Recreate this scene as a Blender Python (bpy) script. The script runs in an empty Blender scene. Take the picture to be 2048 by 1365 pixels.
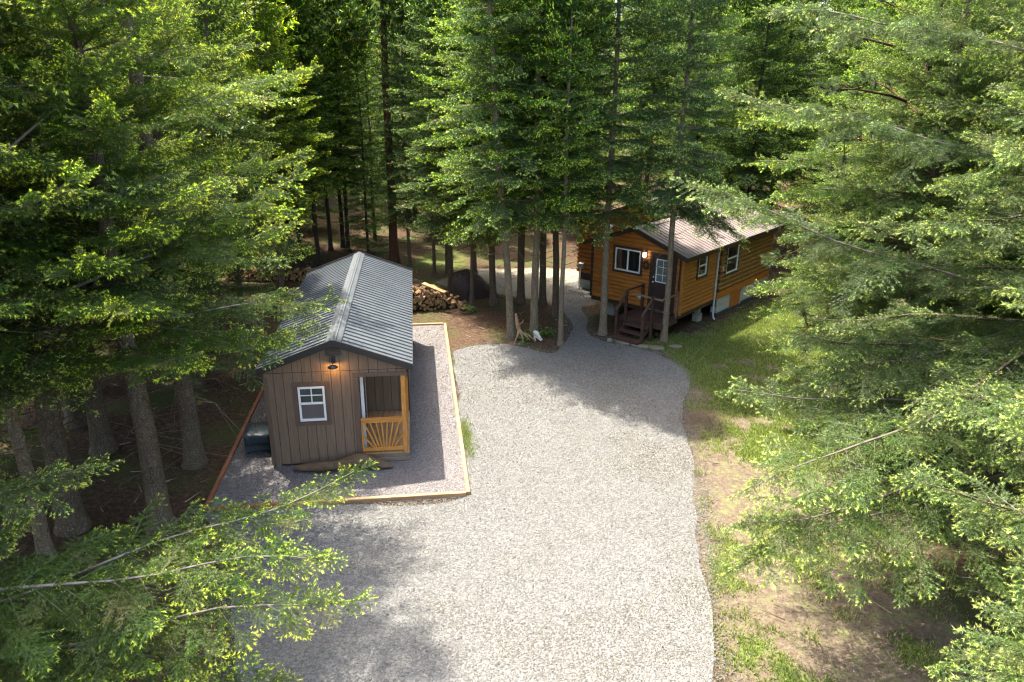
import bpy, math, random
import numpy as np
from mathutils import Vector, Matrix

# ------------------------------------------------------------------ camera, world, sun
scn = bpy.context.scene
COL = scn.collection
PI = math.pi
R = math.radians
CAM_H, PITCH, ROLL, FPX = 8.279, 0.3437, 0.0094, 1450.0

cam_d = bpy.data.cameras.new('camera'); cam = bpy.data.objects.new('camera', cam_d); COL.objects.link(cam)
cam_d.sensor_width = 36.0; cam_d.lens = FPX / 2048 * 36.0
cam_d.clip_start = 0.1; cam_d.clip_end = 1500
cam.location = (0, 0, CAM_H)
cam.matrix_world = (Matrix.Translation((0, 0, CAM_H)) @ Matrix.Rotation(PI / 2 - PITCH, 4, 'X') @ Matrix.Rotation(ROLL, 4, 'Z'))
scn.camera = cam

SUN_EL, SUN_AZ = R(66.5), (-0.70, 0.714)        # direction TOWARDS the sun, horizontal part
w = bpy.data.worlds.new('World'); scn.world = w; w.use_nodes = True
nt = w.node_tree; bg = nt.nodes['Background']
sky = nt.nodes.new('ShaderNodeTexSky'); sky.sky_type = 'NISHITA'; sky.sun_disc = False
sky.sun_elevation = SUN_EL; sky.sun_rotation = math.atan2(SUN_AZ[0], SUN_AZ[1])
sky.air_density = 1.0; sky.dust_density = 4.0; sky.ozone_density = 1.0
nt.links.new(sky.outputs[0], bg.inputs[0]); bg.inputs[1].default_value = 0.15
sun_d = bpy.data.lights.new('sun', 'SUN'); sun_d.energy = 3.0; sun_d.angle = R(0.55); sun_d.color = (1.0, 0.955, 0.86)
sun = bpy.data.objects.new('sun', sun_d); COL.objects.link(sun)
sdir = Vector((SUN_AZ[0] * math.cos(SUN_EL), SUN_AZ[1] * math.cos(SUN_EL), math.sin(SUN_EL))).normalized()
sun.rotation_euler = sdir.to_track_quat('Z', 'Y').to_euler(); sun.location = (0, 0, 60)
scn.view_settings.view_transform = 'Standard'; scn.view_settings.look = 'None'
scn.view_settings.exposure = 2.7; scn.view_settings.gamma = 1.0
cy = scn.cycles
cy.max_bounces = 8; cy.diffuse_bounces = 6; cy.glossy_bounces = 2; cy.transmission_bounces = 4; cy.transparent_max_bounces = 8
cy.caustics_reflective = False; cy.caustics_refractive = False
cy.sample_clamp_indirect = 4.0
cy.filter_width = 1.25
cy.sample_clamp_direct = 1.6
try: cy.sampling_pattern = 'BLUE_NOISE'
except Exception: pass
cy.use_denoising = True; cy.denoiser = 'OPENIMAGEDENOISE'; cy.denoising_input_passes = 'RGB_ALBEDO_NORMAL'; cy.denoising_prefilter = 'ACCURATE'

# ------------------------------------------------------------------ helpers
def tag(o, label=None, cat=None, group=None, kind=None):
    if label: o['label'] = label
    if cat: o['category'] = cat
    if group: o['group'] = group
    if kind: o['kind'] = kind
    return o

def empty(name, loc=(0, 0, 0), rz=0.0, label=None, cat=None, group=None):
    o = bpy.data.objects.new(name, None); COL.objects.link(o)
    o.location = loc; o.rotation_euler = (0, 0, rz); o.empty_display_size = 0.3
    return tag(o, label, cat, group)

def link(name, me, mats, parent=None):
    o = bpy.data.objects.new(name, me); COL.objects.link(o)
    for m in (mats if isinstance(mats, (list, tuple)) else [mats]):
        me.materials.append(m)
    if parent: o.parent = parent
    return o

def copy_tree(o, parent=None):
    c = o.copy(); COL.objects.link(c)
    if parent: c.parent = parent
    for ch in o.children: copy_tree(ch, c)
    return c

class MB:
    """collects polygons; build() links them as ONE mesh object"""
    def __init__(s): s.v = []; s.f = []; s.m = []; s.sm = []
    def poly(s, pts, mi=0, smooth=False):
        n = len(s.v); s.v += [tuple(p) for p in pts]; s.f.append(tuple(range(n, n + len(pts)))); s.m.append(mi); s.sm.append(smooth)
    def mesh(s, vs, fs, mi=0, smooth=False):
        n = len(s.v); s.v += [tuple(p) for p in vs]
        for f in fs: s.f.append(tuple(i + n for i in f)); s.m.append(mi); s.sm.append(smooth)
    def box(s, x0, x1, y0, y1, z0, z1, mi=0, M=None, bev=0.0):
        if bev > 0:
            b = min(bev, abs(x1 - x0) * .4, abs(y1 - y0) * .4, abs(z1 - z0) * .4)
            vs = []; fs = []
            for sx in (0, 1):
                for sy in (0, 1):
                    for sz in (0, 1):
                        X, Y, Z = (x0, x1)[sx], (y0, y1)[sy], (z0, z1)[sz]
                        dx, dy, dz = b * (1 - 2 * sx), b * (1 - 2 * sy), b * (1 - 2 * sz)
                        vs += [(X, Y + dy, Z + dz), (X + dx, Y, Z + dz), (X + dx, Y + dy, Z)]
            I = lambda a, b_, c, k: (a * 4 + b_ * 2 + c) * 3 + k
            for q in (0, 1):
                fs.append((I(q, 0, 0, 0), I(q, 1, 0, 0), I(q, 1, 1, 0), I(q, 0, 1, 0)))
                fs.append((I(0, q, 0, 1), I(1, q, 0, 1), I(1, q, 1, 1), I(0, q, 1, 1)))
                fs.append((I(0, 0, q, 2), I(1, 0, q, 2), I(1, 1, q, 2), I(0, 1, q, 2)))
            for p in (0, 1):
                for q in (0, 1):
                    fs.append((I(0, p, q, 1), I(1, p, q, 1), I(1, p, q, 2), I(0, p, q, 2)))
                    fs.append((I(p, 0, q, 0), I(p, 1, q, 0), I(p, 1, q, 2), I(p, 0, q, 2)))
                    fs.append((I(p, q, 0, 0), I(p, q, 1, 0), I(p, q, 1, 1), I(p, q, 0, 1)))
            for a in (0, 1):
                for b_ in (0, 1):
                    for c in (0, 1): fs.append((I(a, b_, c, 0), I(a, b_, c, 1), I(a, b_, c, 2)))
        else:
            vs = [(x, y, z) for x in (x0, x1) for y in (y0, y1) for z in (z0, z1)]
            fs = [(0, 1, 3, 2), (4, 6, 7, 5), (0, 4, 5, 1), (2, 3, 7, 6), (0, 2, 6, 4), (1, 5, 7, 3)]
        if M is not None: vs = [tuple(M @ Vector(p)) for p in vs]
        s.mesh(vs, fs, mi)
    def bar(s, p, q, wd, hg, mi=0, up=(0, 0, 1), bev=0.0):
        """a straight bar from p to q"""
        p, q = Vector(p), Vector(q); t = (q - p); L = t.length; t.normalize()
        u = Vector(up); y = u.cross(t)
        if y.length < 1e-4: y = Vector((0, 1, 0)).cross(t)
        y.normalize(); z = t.cross(y)
        M = Matrix((t, y, z)).transposed().to_4x4(); M.translation = p
        s.box(0, L, -wd / 2, wd / 2, -hg / 2, hg / 2, mi, M, bev)
    def tube(s, pts, rad, n=8, mi=0, cap=True, smooth=True):
        pts = [Vector(p) for p in pts]; k = len(pts)
        rad = rad if isinstance(rad, (list, tuple)) else [rad] * k
        vs = []; prev = None
        for i, p in enumerate(pts):
            t = (pts[min(i + 1, k - 1)] - pts[max(i - 1, 0)]).normalized()
            a = prev if prev is not None else (Vector((0, 0, 1)) if abs(t.z) < .9 else Vector((1, 0, 0)))
            x = (a - t * a.dot(t)).normalized(); prev = x; y = t.cross(x)
            for j in range(n):
                c = 2 * PI * j / n; vs.append(p + (x * math.cos(c) + y * math.sin(c)) * rad[i])
        fs = [(i * n + j, i * n + (j + 1) % n, (i + 1) * n + (j + 1) % n, (i + 1) * n + j) for i in range(k - 1) for j in range(n)]
        s.mesh(vs, fs, mi, smooth)
        if cap: s.mesh(vs[:n], [tuple(range(n))[::-1]], mi); s.mesh(vs[-n:], [tuple(range(n))], mi)
    def make(s, name):
        me = bpy.data.meshes.new(name); me.from_pydata(s.v, [], s.f)
        me.polygons.foreach_set('material_index', s.m); me.polygons.foreach_set('use_smooth', s.sm)
        me.update(); return me
    def build(s, name, mats, parent=None, fix=True):
        me = s.make(name)
        if fix:
            import bmesh
            bm = bmesh.new(); bm.from_mesh(me); bmesh.ops.recalc_face_normals(bm, faces=bm.faces); bm.to_mesh(me); bm.free()
        return link(name, me, mats, parent)

def tri_mesh(name, V, attr=None, aname='leaf', smooth=False):
    """V (n,3,3) loose triangles; attr (n,3) one vector for each triangle (or (n,3,3))"""
    n = len(V); me = bpy.data.meshes.new(name)
    me.vertices.add(3 * n); me.vertices.foreach_set('co', np.ascontiguousarray(V, np.float32).ravel())
    me.loops.add(3 * n); me.loops.foreach_set('vertex_index', np.arange(3 * n, dtype=np.int32))
    me.polygons.add(n); me.polygons.foreach_set('loop_start', np.arange(0, 3 * n, 3, dtype=np.int32))
    if attr is not None:
        a = me.attributes.new(aname, 'FLOAT_VECTOR', 'POINT')
        A = attr if attr.ndim == 3 else np.repeat(attr[:, None, :], 3, 1)
        a.data.foreach_set('vector', np.ascontiguousarray(A, np.float32).ravel())
    me.update(calc_edges=True)
    return me

# ------------------------------------------------------------------ materials
class NT:
    def __init__(s, name):
        s.m = bpy.data.materials.new(name); s.m.use_nodes = True; s.t = s.m.node_tree
        s.b = s.t.nodes['Principled BSDF']; s.out = s.t.nodes['Material Output']
    def n(s, typ, **kw):
        nd = s.t.nodes.new('ShaderNode' + typ)
        for k, v in kw.items():
            if k == 'ins':
                for a, b in v.items():
                    if hasattr(b, 'links') or isinstance(b, bpy.types.NodeSocket): s.t.links.new(b, nd.inputs[a])
                    else: nd.inputs[a].default_value = b
            else: setattr(nd, k, v)
        return nd
    def l(s, a, b): s.t.links.new(a, b)
    def tex(s, kind='Object'): return s.n('TexCoord').outputs[kind]
    def mapped(s, sc=(1, 1, 1), kind='Object', loc=(0, 0, 0), rot=(0, 0, 0)):
        return s.n('Mapping', ins={0: s.tex(kind), 1: loc, 2: rot, 3: sc}).outputs[0]
    def noise(s, vec, scale, detail=4, rough=.55, dist=0):
        return s.n('TexNoise', ins={'Vector': vec, 'Scale': scale, 'Detail': detail, 'Roughness': rough, 'Distortion': dist}).outputs[0]
    def ramp(s, fac, stops, interp='LINEAR'):
        r = s.n('ValToRGB', ins={0: fac}); e = r.color_ramp.elements; r.color_ramp.interpolation = interp
        while len(e) < len(stops): e.new(.5)
        for q, (p, c) in zip(e, stops): q.position = p; q.color = (*c, 1) if len(c) == 3 else c
        return r.outputs[0]
    def mix(s, f, a, b, bt='MIX'):
        m = s.n('Mix', data_type='RGBA', blend_type=bt)
        for i, v in ((0, f), (6, a), (7, b)):
            if isinstance(v, bpy.types.NodeSocket): s.l(v, m.inputs[i])
            else: m.inputs[i].default_value = v if not isinstance(v, tuple) else ((*v, 1) if len(v) == 3 else v)
        return m.outputs[2]
    def math(s, op, a, b=0.0, c=0.0, clamp=False):
        m = s.n('Math', operation=op, use_clamp=clamp)
        for i, v in enumerate((a, b, c)):
            if isinstance(v, bpy.types.NodeSocket): s.l(v, m.inputs[i])
            else: m.inputs[i].default_value = v
        return m.outputs[0]
    def bump(s, h, strength=.3, dist=.02):
        b = s.n('Bump', ins={'Strength': strength, 'Distance': dist, 'Height': h}); s.l(b.outputs[0], s.b.inputs['Normal']); return b
    def set(s, col=None, rough=.7, spec=None, metal=None):
        if col is not None:
            if isinstance(col, tuple): s.b.inputs['Base Color'].default_value = (*col, 1)
            else: s.l(col, s.b.inputs['Base Color'])
        if isinstance(rough, bpy.types.NodeSocket): s.l(rough, s.b.inputs['Roughness'])
        else: s.b.inputs['Roughness'].default_value = rough
        if spec is not None: s.b.inputs['Specular IOR Level'].default_value = spec
        if metal is not None: s.b.inputs['Metallic'].default_value = metal
        return s.m

def hue(c, k): return tuple(x * k for x in c)

def mat_simple(name, col, rough=.7, var=.25, scale=6.0, spec=.3, bump=0.0, metal=None, sc=(1, 1, 1)):
    t = NT(name); v = t.mapped(sc)
    n = t.noise(v, scale, 6, .6)
    t.set(t.ramp(n, [(.25, hue(col, 1 - var)), (.75, hue(col, 1 + var))]), rough, spec, metal)
    if bump: t.bump(n, bump, .01)
    return t.m

def mat_wood(name, col, grain=(1.5, 30, 30), var=.35, rough=.6, spec=.35, bump=.15, knots=False):
    t = NT(name); v = t.mapped(grain)
    n = t.noise(v, 1.6, 8, .65, .6); n2 = t.noise(t.tex(), 3.1, 3)
    c = t.ramp(n, [(.28, hue(col, 1 - var)), (.5, col), (.75, hue(col, 1 + var))])
    c = t.mix(t.ramp(n2, [(.3, (0, 0, 0)), (.7, (1, 1, 1))]), c, t.mix(1.0, c, (.72, .68, .62), 'MULTIPLY'))
    if knots:
        vo = t.n('TexVoronoi', ins={'Vector': t.mapped((grain[0] * .9, 3, 3)), 'Scale': 1.3}).outputs[0]
        c = t.mix(t.ramp(vo, [(.03, (1, 1, 1)), (.1, (0, 0, 0))]), c, hue(col, .35))
    t.set(c, rough, spec); t.bump(n, bump, .006)
    return t.m

def mat_foliage(name, old, new, dry=(.13, .10, .04), wood=(.16, .13, .10), trans=.38):
    t = NT(name)
    at = t.n('Attribute', attribute_name='leaf'); sp = t.n('SeparateXYZ', ins={0: at.outputs['Vector']})
    tint, rnd, wd = sp.outputs
    obr = t.n('ObjectInfo').outputs['Random']
    c = t.ramp(tint, [(0.0, hue(old, .8)), (.35, old), (.55, tuple(.55 * a + .45 * b for a, b in zip(old, new))), (.8, new)])
    c = t.mix(t.ramp(rnd, [(.93, (0, 0, 0)), (1.0, (.75, .75, .75))]), c, dry)
    hs = t.n('HueSaturation', ins={'Hue': t.math('MULTIPLY_ADD', rnd, .035, .4835), 'Saturation': t.math('MULTIPLY_ADD', obr, .2, .9),
                                   'Value': t.math('ADD', t.math('MULTIPLY_ADD', rnd, .5, .82), t.math('MULTIPLY_ADD', obr, .3, -.12)), 'Color': c})
    c = t.mix(wd, hs.outputs[0], wood)
    df = t.n('BsdfDiffuse', ins={0: c}); tr = t.n('BsdfTranslucent', ins={0: t.mix(1.0, c, (1.0, 1.08, .62), 'MULTIPLY')})
    gl = t.n('BsdfGlossy', ins={0: (1, 1, 1, 1), 1: .45})
    m1 = t.n('MixShader', ins={0: t.math('MULTIPLY', t.math('SUBTRACT', 1.0, wd), trans), 1: df.outputs[0], 2: tr.outputs[0]})
    m2 = t.n('MixShader', ins={0: .025, 1: m1.outputs[0], 2: gl.outputs[0]})
    t.l(m2.outputs[0], t.out.inputs[0])
    return t.m

def mat_bark(name, col, lichen=(.30, .30, .24), amount=.5):
    t = NT(name); v = t.mapped((1, 1, .28))
    n = t.noise(v, 22, 6, .7, .5); n2 = t.noise(t.tex(), 38, 3, .6); n3 = t.noise(t.tex(), 1.7, 3)
    vo = t.n('TexVoronoi', feature='DISTANCE_TO_EDGE', ins={'Vector': v, 'Scale': 26}).outputs[0]
    c = t.ramp(n, [(.3, hue(col, .5)), (.55, col), (.8, hue(col, 1.6))])
    c = t.mix(t.ramp(n2, [(.62 - .12 * amount, (0, 0, 0)), (.72 - .1 * amount, (.85, .85, .85))]), c, lichen)
    c = t.mix(t.ramp(n3, [(.35, (0, 0, 0)), (.75, (.5, .5, .5))]), c, hue(col, .6))
    t.set(c, .9, .15)
    t.bump(t.math('ADD', t.math('MULTIPLY', vo, 3.0), n), .9, .02)
    return t.m

M = {}
M['fir_left'] = mat_foliage('fir_needles_yellow_green', (.080, .132, .015), (.68, .75, .085), trans=.5)
M['fir_right'] = mat_foliage('fir_needles_grey_green', (.086, .135, .024), (.50, .58, .105), trans=.32)
M['fir_mid'] = mat_foliage('fir_needles_green', (.062, .125, .020), (.54, .66, .09), trans=.45)
M['fir_blue'] = mat_foliage('fir_needles_bluish', (.068, .130, .026), (.48, .60, .10), trans=.44)
M['fir_far'] = mat_foliage('fir_needles_far', (.065, .122, .017), (.46, .58, .07), trans=.48)
M['pine'] = mat_foliage('pine_needles', (.075, .12, .035), (.22, .25, .09), wood=(.30, .11, .04))
M['bark'] = mat_bark('bark_grey_brown', (.13, .095, .06))
M['bark_light'] = mat_bark('bark_speckled', (.23, .17, .105), (.40, .37, .28), .8)
M['bark_dark'] = mat_bark('bark_dark', (.06, .045, .033), amount=.2)
M['bark_red'] = mat_bark('bark_reddish', (.10, .048, .028), (.16, .09, .06), .2)
M['dead_wood'] = mat_bark('dead_limb_wood', (.20, .18, .15), (.42, .42, .38), .7)

# ------------------------------------------------------------------ conifer builder (numpy)
def norm(a): return a / np.maximum(np.linalg.norm(a, axis=-1, keepdims=True), 1e-9)

def needles_on(rng, p0, d, L, n, nl, nw, flat=.35, ahead=.75):
    nw = nw * rng.uniform(.8, 1.2, (n, 1))
    """n needle triangles round a twig from p0 along d (unit) of length L -> (n,3,3), u"""
    u = np.sort(rng.random(n)) ** .9
    base = p0 + d * (u * L)[:, None]
    r = rng.normal(size=(n, 3)); r[:, 2] *= (1 - flat); r -= d * (r @ d)[:, None]; r = norm(r)
    dirn = norm(d * ahead + r)
    side = norm(np.cross(dirn, rng.normal(size=(n, 3)) * .62 + [0, 0, 1.]))
    ln = nl * rng.uniform(.75, 1.2, n)[:, None]
    return np.stack([base - side * nw / 2, base + side * nw / 2, base + dirn * ln], 1), u

def make_sprays(rng, K, n_total, n_side, nl, nw, droop=.25, tip_from=.48, ahead=.75):
    """K variants of a flat twig spray of unit length along +x; exactly n_total needles each"""
    PV, PT = [], []
    for k in range(K):
        axes = [(np.zeros(3), np.array([1., 0, -.05]), 1.0)]
        for s in (-1, 1):
            for i in range(n_side):
                x = (.08 + .8 * (i + rng.uniform(.1, .9)) / n_side)
                ang = R(rng.uniform(42, 62))
                axes.append((np.array([x, 0, -.05 * x]), norm(np.array([math.cos(ang), s * math.sin(ang), -droop * rng.uniform(.3, 1.6)])), (.5 * (1 - x) + .14) * rng.uniform(.75, 1.2)))
        Ls = np.array([a[2] for a in axes]); cnt = np.maximum(2, np.round(n_total * Ls / Ls.sum()).astype(int))
        cnt[0] += n_total - cnt.sum()
        vs, ts = [], []
        for (p, d, L), c in zip(axes, cnt):
            v, u = needles_on(rng, p, norm(d), L, max(int(c), 1), nl, nw, .25, ahead)
            vs.append(v); ts.append(np.clip((u - tip_from) / (1 - tip_from), 0, 1))
        vs = np.concatenate(vs)[:n_total]; ts = np.concatenate(ts)[:n_total]
        PV.append(vs); PT.append(ts)
    return np.array(PV), np.array(PT)

rg = np.random.default_rng(7)
SPR = {0: make_sprays(rg, 10, 620, 6, .085, .0125, .4, .66, 1.1), 1: make_sprays(rg, 8, 150, 5, .115, .030, .35, .55, 1.0), 2: make_sprays(rg, 6, 44, 4, .22, .085)}
SP_LEN = {0: .42, 1: .50, 2: .75}

class Crown:
    def __init__(s): s.pos = []; s.dir = []; s.scl = []; s.tip = []; s.wood = []; s.tube = MB()
    def spray(s, p, d, sc, tip): s.pos.append(p); s.dir.append(d); s.scl.append(sc); s.tip.append(tip)
    def twig(s, p, q, wd): s.wood.append((p, q, wd))
    def arrays(s, rng, lod, roll=25):
        PV, PT = SPR[lod]
        pos = np.array(s.pos); d = norm(np.array(s.dir)); sc = np.array(s.scl); tip = np.array(s.tip); m = len(pos)
        up = np.tile([0., 0, 1], (m, 1)); y = np.cross(up, d); bad = np.linalg.norm(y, axis=1) < .05
        y[bad] = [0, 1, 0]; y = norm(y); z = np.cross(d, y)
        a = np.radians(rng.normal(0, roll, m))[:, None]; y2 = y * np.cos(a) + z * np.sin(a); z2 = np.cross(d, y2)
        Rm = np.stack([d, y2, z2], 2)
        idx = rng.integers(0, len(PV), m)
        V = np.einsum('mij,mnkj->mnki', Rm, PV[idx]) * sc[:, None, None, None] + pos[:, None, None, :]
        T = PT[idx] * tip[:, None]
        rn = np.repeat(rng.random(m)[:, None], PV.shape[1], 1)
        V = V.reshape(-1, 3, 3); A = np.stack([T.ravel(), rn.ravel(), np.zeros(T.size)], 1)
        if s.wood:
            p = np.array([x[0] for x in s.wood]); q = np.array([x[1] for x in s.wood]); wd = np.array([x[2] for x in s.wood])[:, None]
            t = norm(q - p); a = norm(np.cross(t, rng.normal(size=t.shape))) * wd
            b = norm(np.cross(t, a)) * wd
            W = np.concatenate([np.stack([p - a, p + a, q], 1), np.stack([p - b, p + b, q], 1)])
            V = np.concatenate([V, W]); A = np.concatenate([A, np.tile([0., .3, 1.], (len(W), 1))])
        return V.astype(np.float32), A.astype(np.float32)

def bez(P0, P1, P2, s): return P0 * (1 - s) ** 2 + P1 * 2 * s * (1 - s) + P2 * s ** 2
def dbez(P0, P1, P2, s): return norm(2 * (1 - s) * (P1 - P0) + 2 * s * (P2 - P1))

def branch(rng, C, P0, P1, P2, lod, bare=.2, sec_k=.40, sec_gap=.15, droop=.5, rad=.02, fresh=1.0, wood=True):
    """one limb along a quadratic curve with drooping side shoots made of sprays"""
    L = np.linalg.norm(P2 - P0) * 1.03; SL = SP_LEN[lod]
    ax = norm(P2 - P0); pa = norm(np.cross(ax, [.2, .3, 1.])); pb = np.cross(ax, pa); f1, f2, wv = rng.uniform(0, 6.3), rng.uniform(0, 6.3), L * .016
    def bez(A_, B_, C_, s): return A_ * (1 - s) ** 2 + B_ * 2 * s * (1 - s) + C_ * s ** 2 + s * wv * (pa * math.sin(7 * s + f1) + pb * math.sin(10 * s + f2) + .5 * pa * math.sin(19 * s + f2))
    if wood:
        k = 12 if lod == 0 else 3
        C.tube.tube([bez(P0, P1, P2, i / k) for i in range(k + 1)], [rad * (1 - .82 * i / k) for i in range(k + 1)], 5 if lod == 0 else 3, cap=False)
    n = max(2, int(L * (1 - bare) / sec_gap)); side = 1 if rng.random() < .5 else -1
    for i in range(n):
        s = bare + (1 - bare) * (i + rng.uniform(0, .8)) / n; side = -side
        if s > .97: continue
        p = bez(P0, P1, P2, s); t = dbez(P0, P1, P2, s)
        h = np.array([-t[1], t[0], 0.]); h = h / max(np.linalg.norm(h), .05) * side
        a = R(rng.uniform(42, 68)); d = norm(t * math.cos(a) + h * math.sin(a) + np.array([0, 0, rng.uniform(-.25, .2)]))
        l = (L * sec_k * (1 - s) ** .75 * min(1, (s - bare + .12) * 3.2) + .16) * rng.uniform(.7, 1.2)
        fr = fresh * (.30 + .70 * min(1, (s - bare) / (1 - bare) * 1.25))
        k = max(1, int(round(l / SL + .25)))
        st = l / k; q = p.copy(); dd = d.copy()
        for j in range(k):
            f = (j + 1) / k
            last = j == k - 1
            C.spray(q, dd, st * (1.25 if not last else 1.15) * rng.uniform(.9, 1.15), (fr * .5 + .5 * fr * fr + .35 * fresh * last) * (1.0 if last else .6) * rng.uniform(.7, 1))
            if not last and lod < 2:
                for sg in (-1, 1):
                    if rng.random() < (.75 if lod == 0 else .45):
                        hh = np.array([-dd[1], dd[0], 0.]) * sg
                        C.spray(q + dd * st * rng.uniform(.2, .9), norm(dd * .7 + hh * .75 + np.array([0, 0, -droop * .7 * rng.random()])), SL * rng.uniform(.6, 1.0) * (1.1 - .4 * f), fr * rng.uniform(.5, 1))
            q2 = q + dd * st
            if lod == 0: C.twig(q, q2, .006 * (1.2 - f))
            q = q2; dd = norm(dd + np.array([0, 0, -droop * rng.uniform(.1, .55) * (1 if rng.random() < .8 else -.6)]) + rng.normal(0, .08, 3))
    # shoots along the limb itself
    m = max(2, int(L * (1 - bare) / (SL * .7)))
    for i in range(m + 1):
        s = bare + (1 - bare) * i / m
        p = bez(P0, P1, P2, min(s, .985)); t = dbez(P0, P1, P2, s)
        C.spray(p, t, SL * rng.uniform(.8, 1.1) * (1.0 if i < m else 1.1), fresh * (.4 + .6 * s))
        if lod == 0:
            for _ in range(2): C.spray(p + t * rng.uniform(0, .15), norm(t * .75 + rng.normal(0, .45, 3) + [0, 0, rng.uniform(.1, .7)]), SL * rng.uniform(.45, .85), fresh * (.5 + .5 * s))

def conifer(rng, H, zb, Lmax, lod, base_r, whorl=.5, per=5, bare=.22, sec_k=.40, sec_gap=.15, droop=.5, low_el=-8, top_el=48,
            lod_top=None, z_detail=1e9, dead=10, taper_pow=.8, fresh=1.0, lean=(0, 0), dead_len=1.2, wood=True, side_bias=None):
    """returns (trunk MB, crown V, A)"""
    C = Crown(); C2 = Crown(); tb = MB()
    lx, ly = lean
    axis = lambda z: np.array([lx * z, ly * z, z]) + np.array([.04 * math.sin(z * .9 + H), .04 * math.cos(z * .7 + H * 2), 0]) * min(1, z / 3)
    rz = lambda z: max(.012, base_r * (1 - z / H) ** .85)
    zs = [-.15, .05, .22, .6, 1.2] + list(np.linspace(2.2, H, 12 if lod < 2 else 6))
    tb.tube([axis(z) for z in zs], [rz(max(z, 0)) * (1.45 if z < .1 else 1.2 if z < .3 else 1.05 if z < .8 else 1) for z in zs], 12 if lod < 2 else 7, cap=False)
    z = zb
    while z < H - .3:
        t = (z - zb) / (H - zb); hi = z > z_detail
        L0 = Lmax * (1 - t) ** taper_pow * (.72 + .28 * min(1, t * 6)) + .12
        el = R(low_el + (top_el - low_el) * t ** 1.1)
        n = per if rng.random() < .6 else per - 1
        a0 = rng.uniform(0, 2 * PI)
        for i in range(n):
            az = a0 + 2 * PI * (i + rng.uniform(-.3, .3)) / n; L = L0 * rng.uniform(.62, 1.18)
            if side_bias is not None: L *= 1 + side_bias[1] * math.cos(az - side_bias[0])
            e = el + R(rng.uniform(-10, 10)); zz = z + rng.uniform(-.2, .2) * whorl
            P0 = axis(zz); hd = np.array([math.cos(az), math.sin(az), 0])
            up = np.array([0, 0, 1.])
            P1 = P0 + hd * L * .55 * math.cos(e) + up * L * .55 * math.sin(e) + rng.normal(0, .05, 3) * L * .5
            P2 = P0 + hd * L * math.cos(e) * .98 + up * (L * math.sin(e) - L * .10 * (1 - t) + rng.uniform(-.02, .14) * L) 
            branch(rng, C2 if hi else C, P0, P1, P2, lod_top if hi else lod, bare * rng.uniform(.6, 1.4) * (1 - .6 * t), sec_k, sec_gap * (3.2 if hi else 1), droop,
                   max(.008, .0085 * L + .004), fresh, wood and not hi)
        z += whorl * rng.uniform(.8, 1.2) * (1 - .35 * t)
    C.spray(axis(H - .5), np.array([0, 0, 1.]), .8, 1)
    V, A = C.arrays(rng, lod)
    if C2.pos:
        v2, a2 = C2.arrays(rng, lod_top); V = np.concatenate([V, v2]); A = np.concatenate([A, a2])
    # dead limbs below the crown
    for i in range(dead):
        zz = rng.uniform(1.2, zb + 1.0); az = rng.uniform(0, 2 * PI); L = rng.uniform(.35, dead_len) * (1 if rng.random() < .7 else 1.7)
        P0 = axis(zz); hd = np.array([math.cos(az), math.sin(az), rng.uniform(-.35, .25)])
        pts = [P0, P0 + hd * L * .4 + rng.normal(0, .03, 3), P0 + hd * L * .75 + rng.normal(0, .06, 3), P0 + hd * L + np.array([0, 0, -.12 * L])]
        C.tube.tube(pts, [.014, .010, .007, .003], 4, cap=False)
        for j in range(3 if lod == 0 else 1):
            b = pts[rng.integers(1, 3)]; C.tube.tube([b, b + hd * L * .25 + rng.normal(0, .18, 3) * L], [.005, .002], 3, cap=False)
    n0 = len(tb.v); tb.v += C.tube.v
    for f in C.tube.f: tb.f.append(tuple(i + n0 for i in f)); tb.m.append(1); tb.sm.append(True)
    return tb, V, A

def finish_tree(name, tb, V, A, fol, bark, limb, loc, rz, label, cat='tree', group=None, extra=None):
    o = empty(name, loc, rz, label, cat, group)
    link('trunk', tb.make('trunk'), [M[bark], M[limb]], o)
    cr = link('crown', tri_mesh('crown', V, A), M[fol], o)
    if extra:
        for V2, A2, T2 in extra:
            pass
    return o

# ------------------------------------------------------------------ ground, gravel
def in_poly(P, poly):
    x, y = P[:, 0], P[:, 1]; r = np.zeros(len(P), bool); n = len(poly)
    for i in range(n):
        (x1, y1), (x2, y2) = poly[i], poly[(i + 1) % n]
        c = ((y1 > y) != (y2 > y)) & (x < (x2 - x1) * (y - y1) / ((y2 - y1) if y2 != y1 else 1e-9) + x1); r ^= c
    return r
def edge_dist(P, poly):
    d = np.full(len(P), 1e9); n = len(poly)
    for i in range(n):
        a, b = np.array(poly[i]), np.array(poly[(i + 1) % n]); ab = b - a
        t = np.clip(((P - a) @ ab) / max(ab @ ab, 1e-9), 0, 1); d = np.minimum(d, np.linalg.norm(P - (a + t[:, None] * ab), axis=1))
    return d
def soft(P, poly, wd):
    d = edge_dist(P, poly); return np.clip(.5 + np.where(in_poly(P, poly), d, -d) / wd, 0, 1)

SX, SY, SYAW = -2.328, 14.83, 0.133            # shed front right corner
CX, CY, CYAW = 5.76, 23.844, -0.708            # cabin front right corner
def shed_xy(a, b): c, s = math.cos(SYAW), math.sin(SYAW); return (SX + c * a - s * b, SY + s * a + c * b)
def cabin_xy(a, b): c, s = math.cos(CYAW), math.sin(CYAW); return (CX + c * a - s * b, CY + s * a + c * b)

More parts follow.
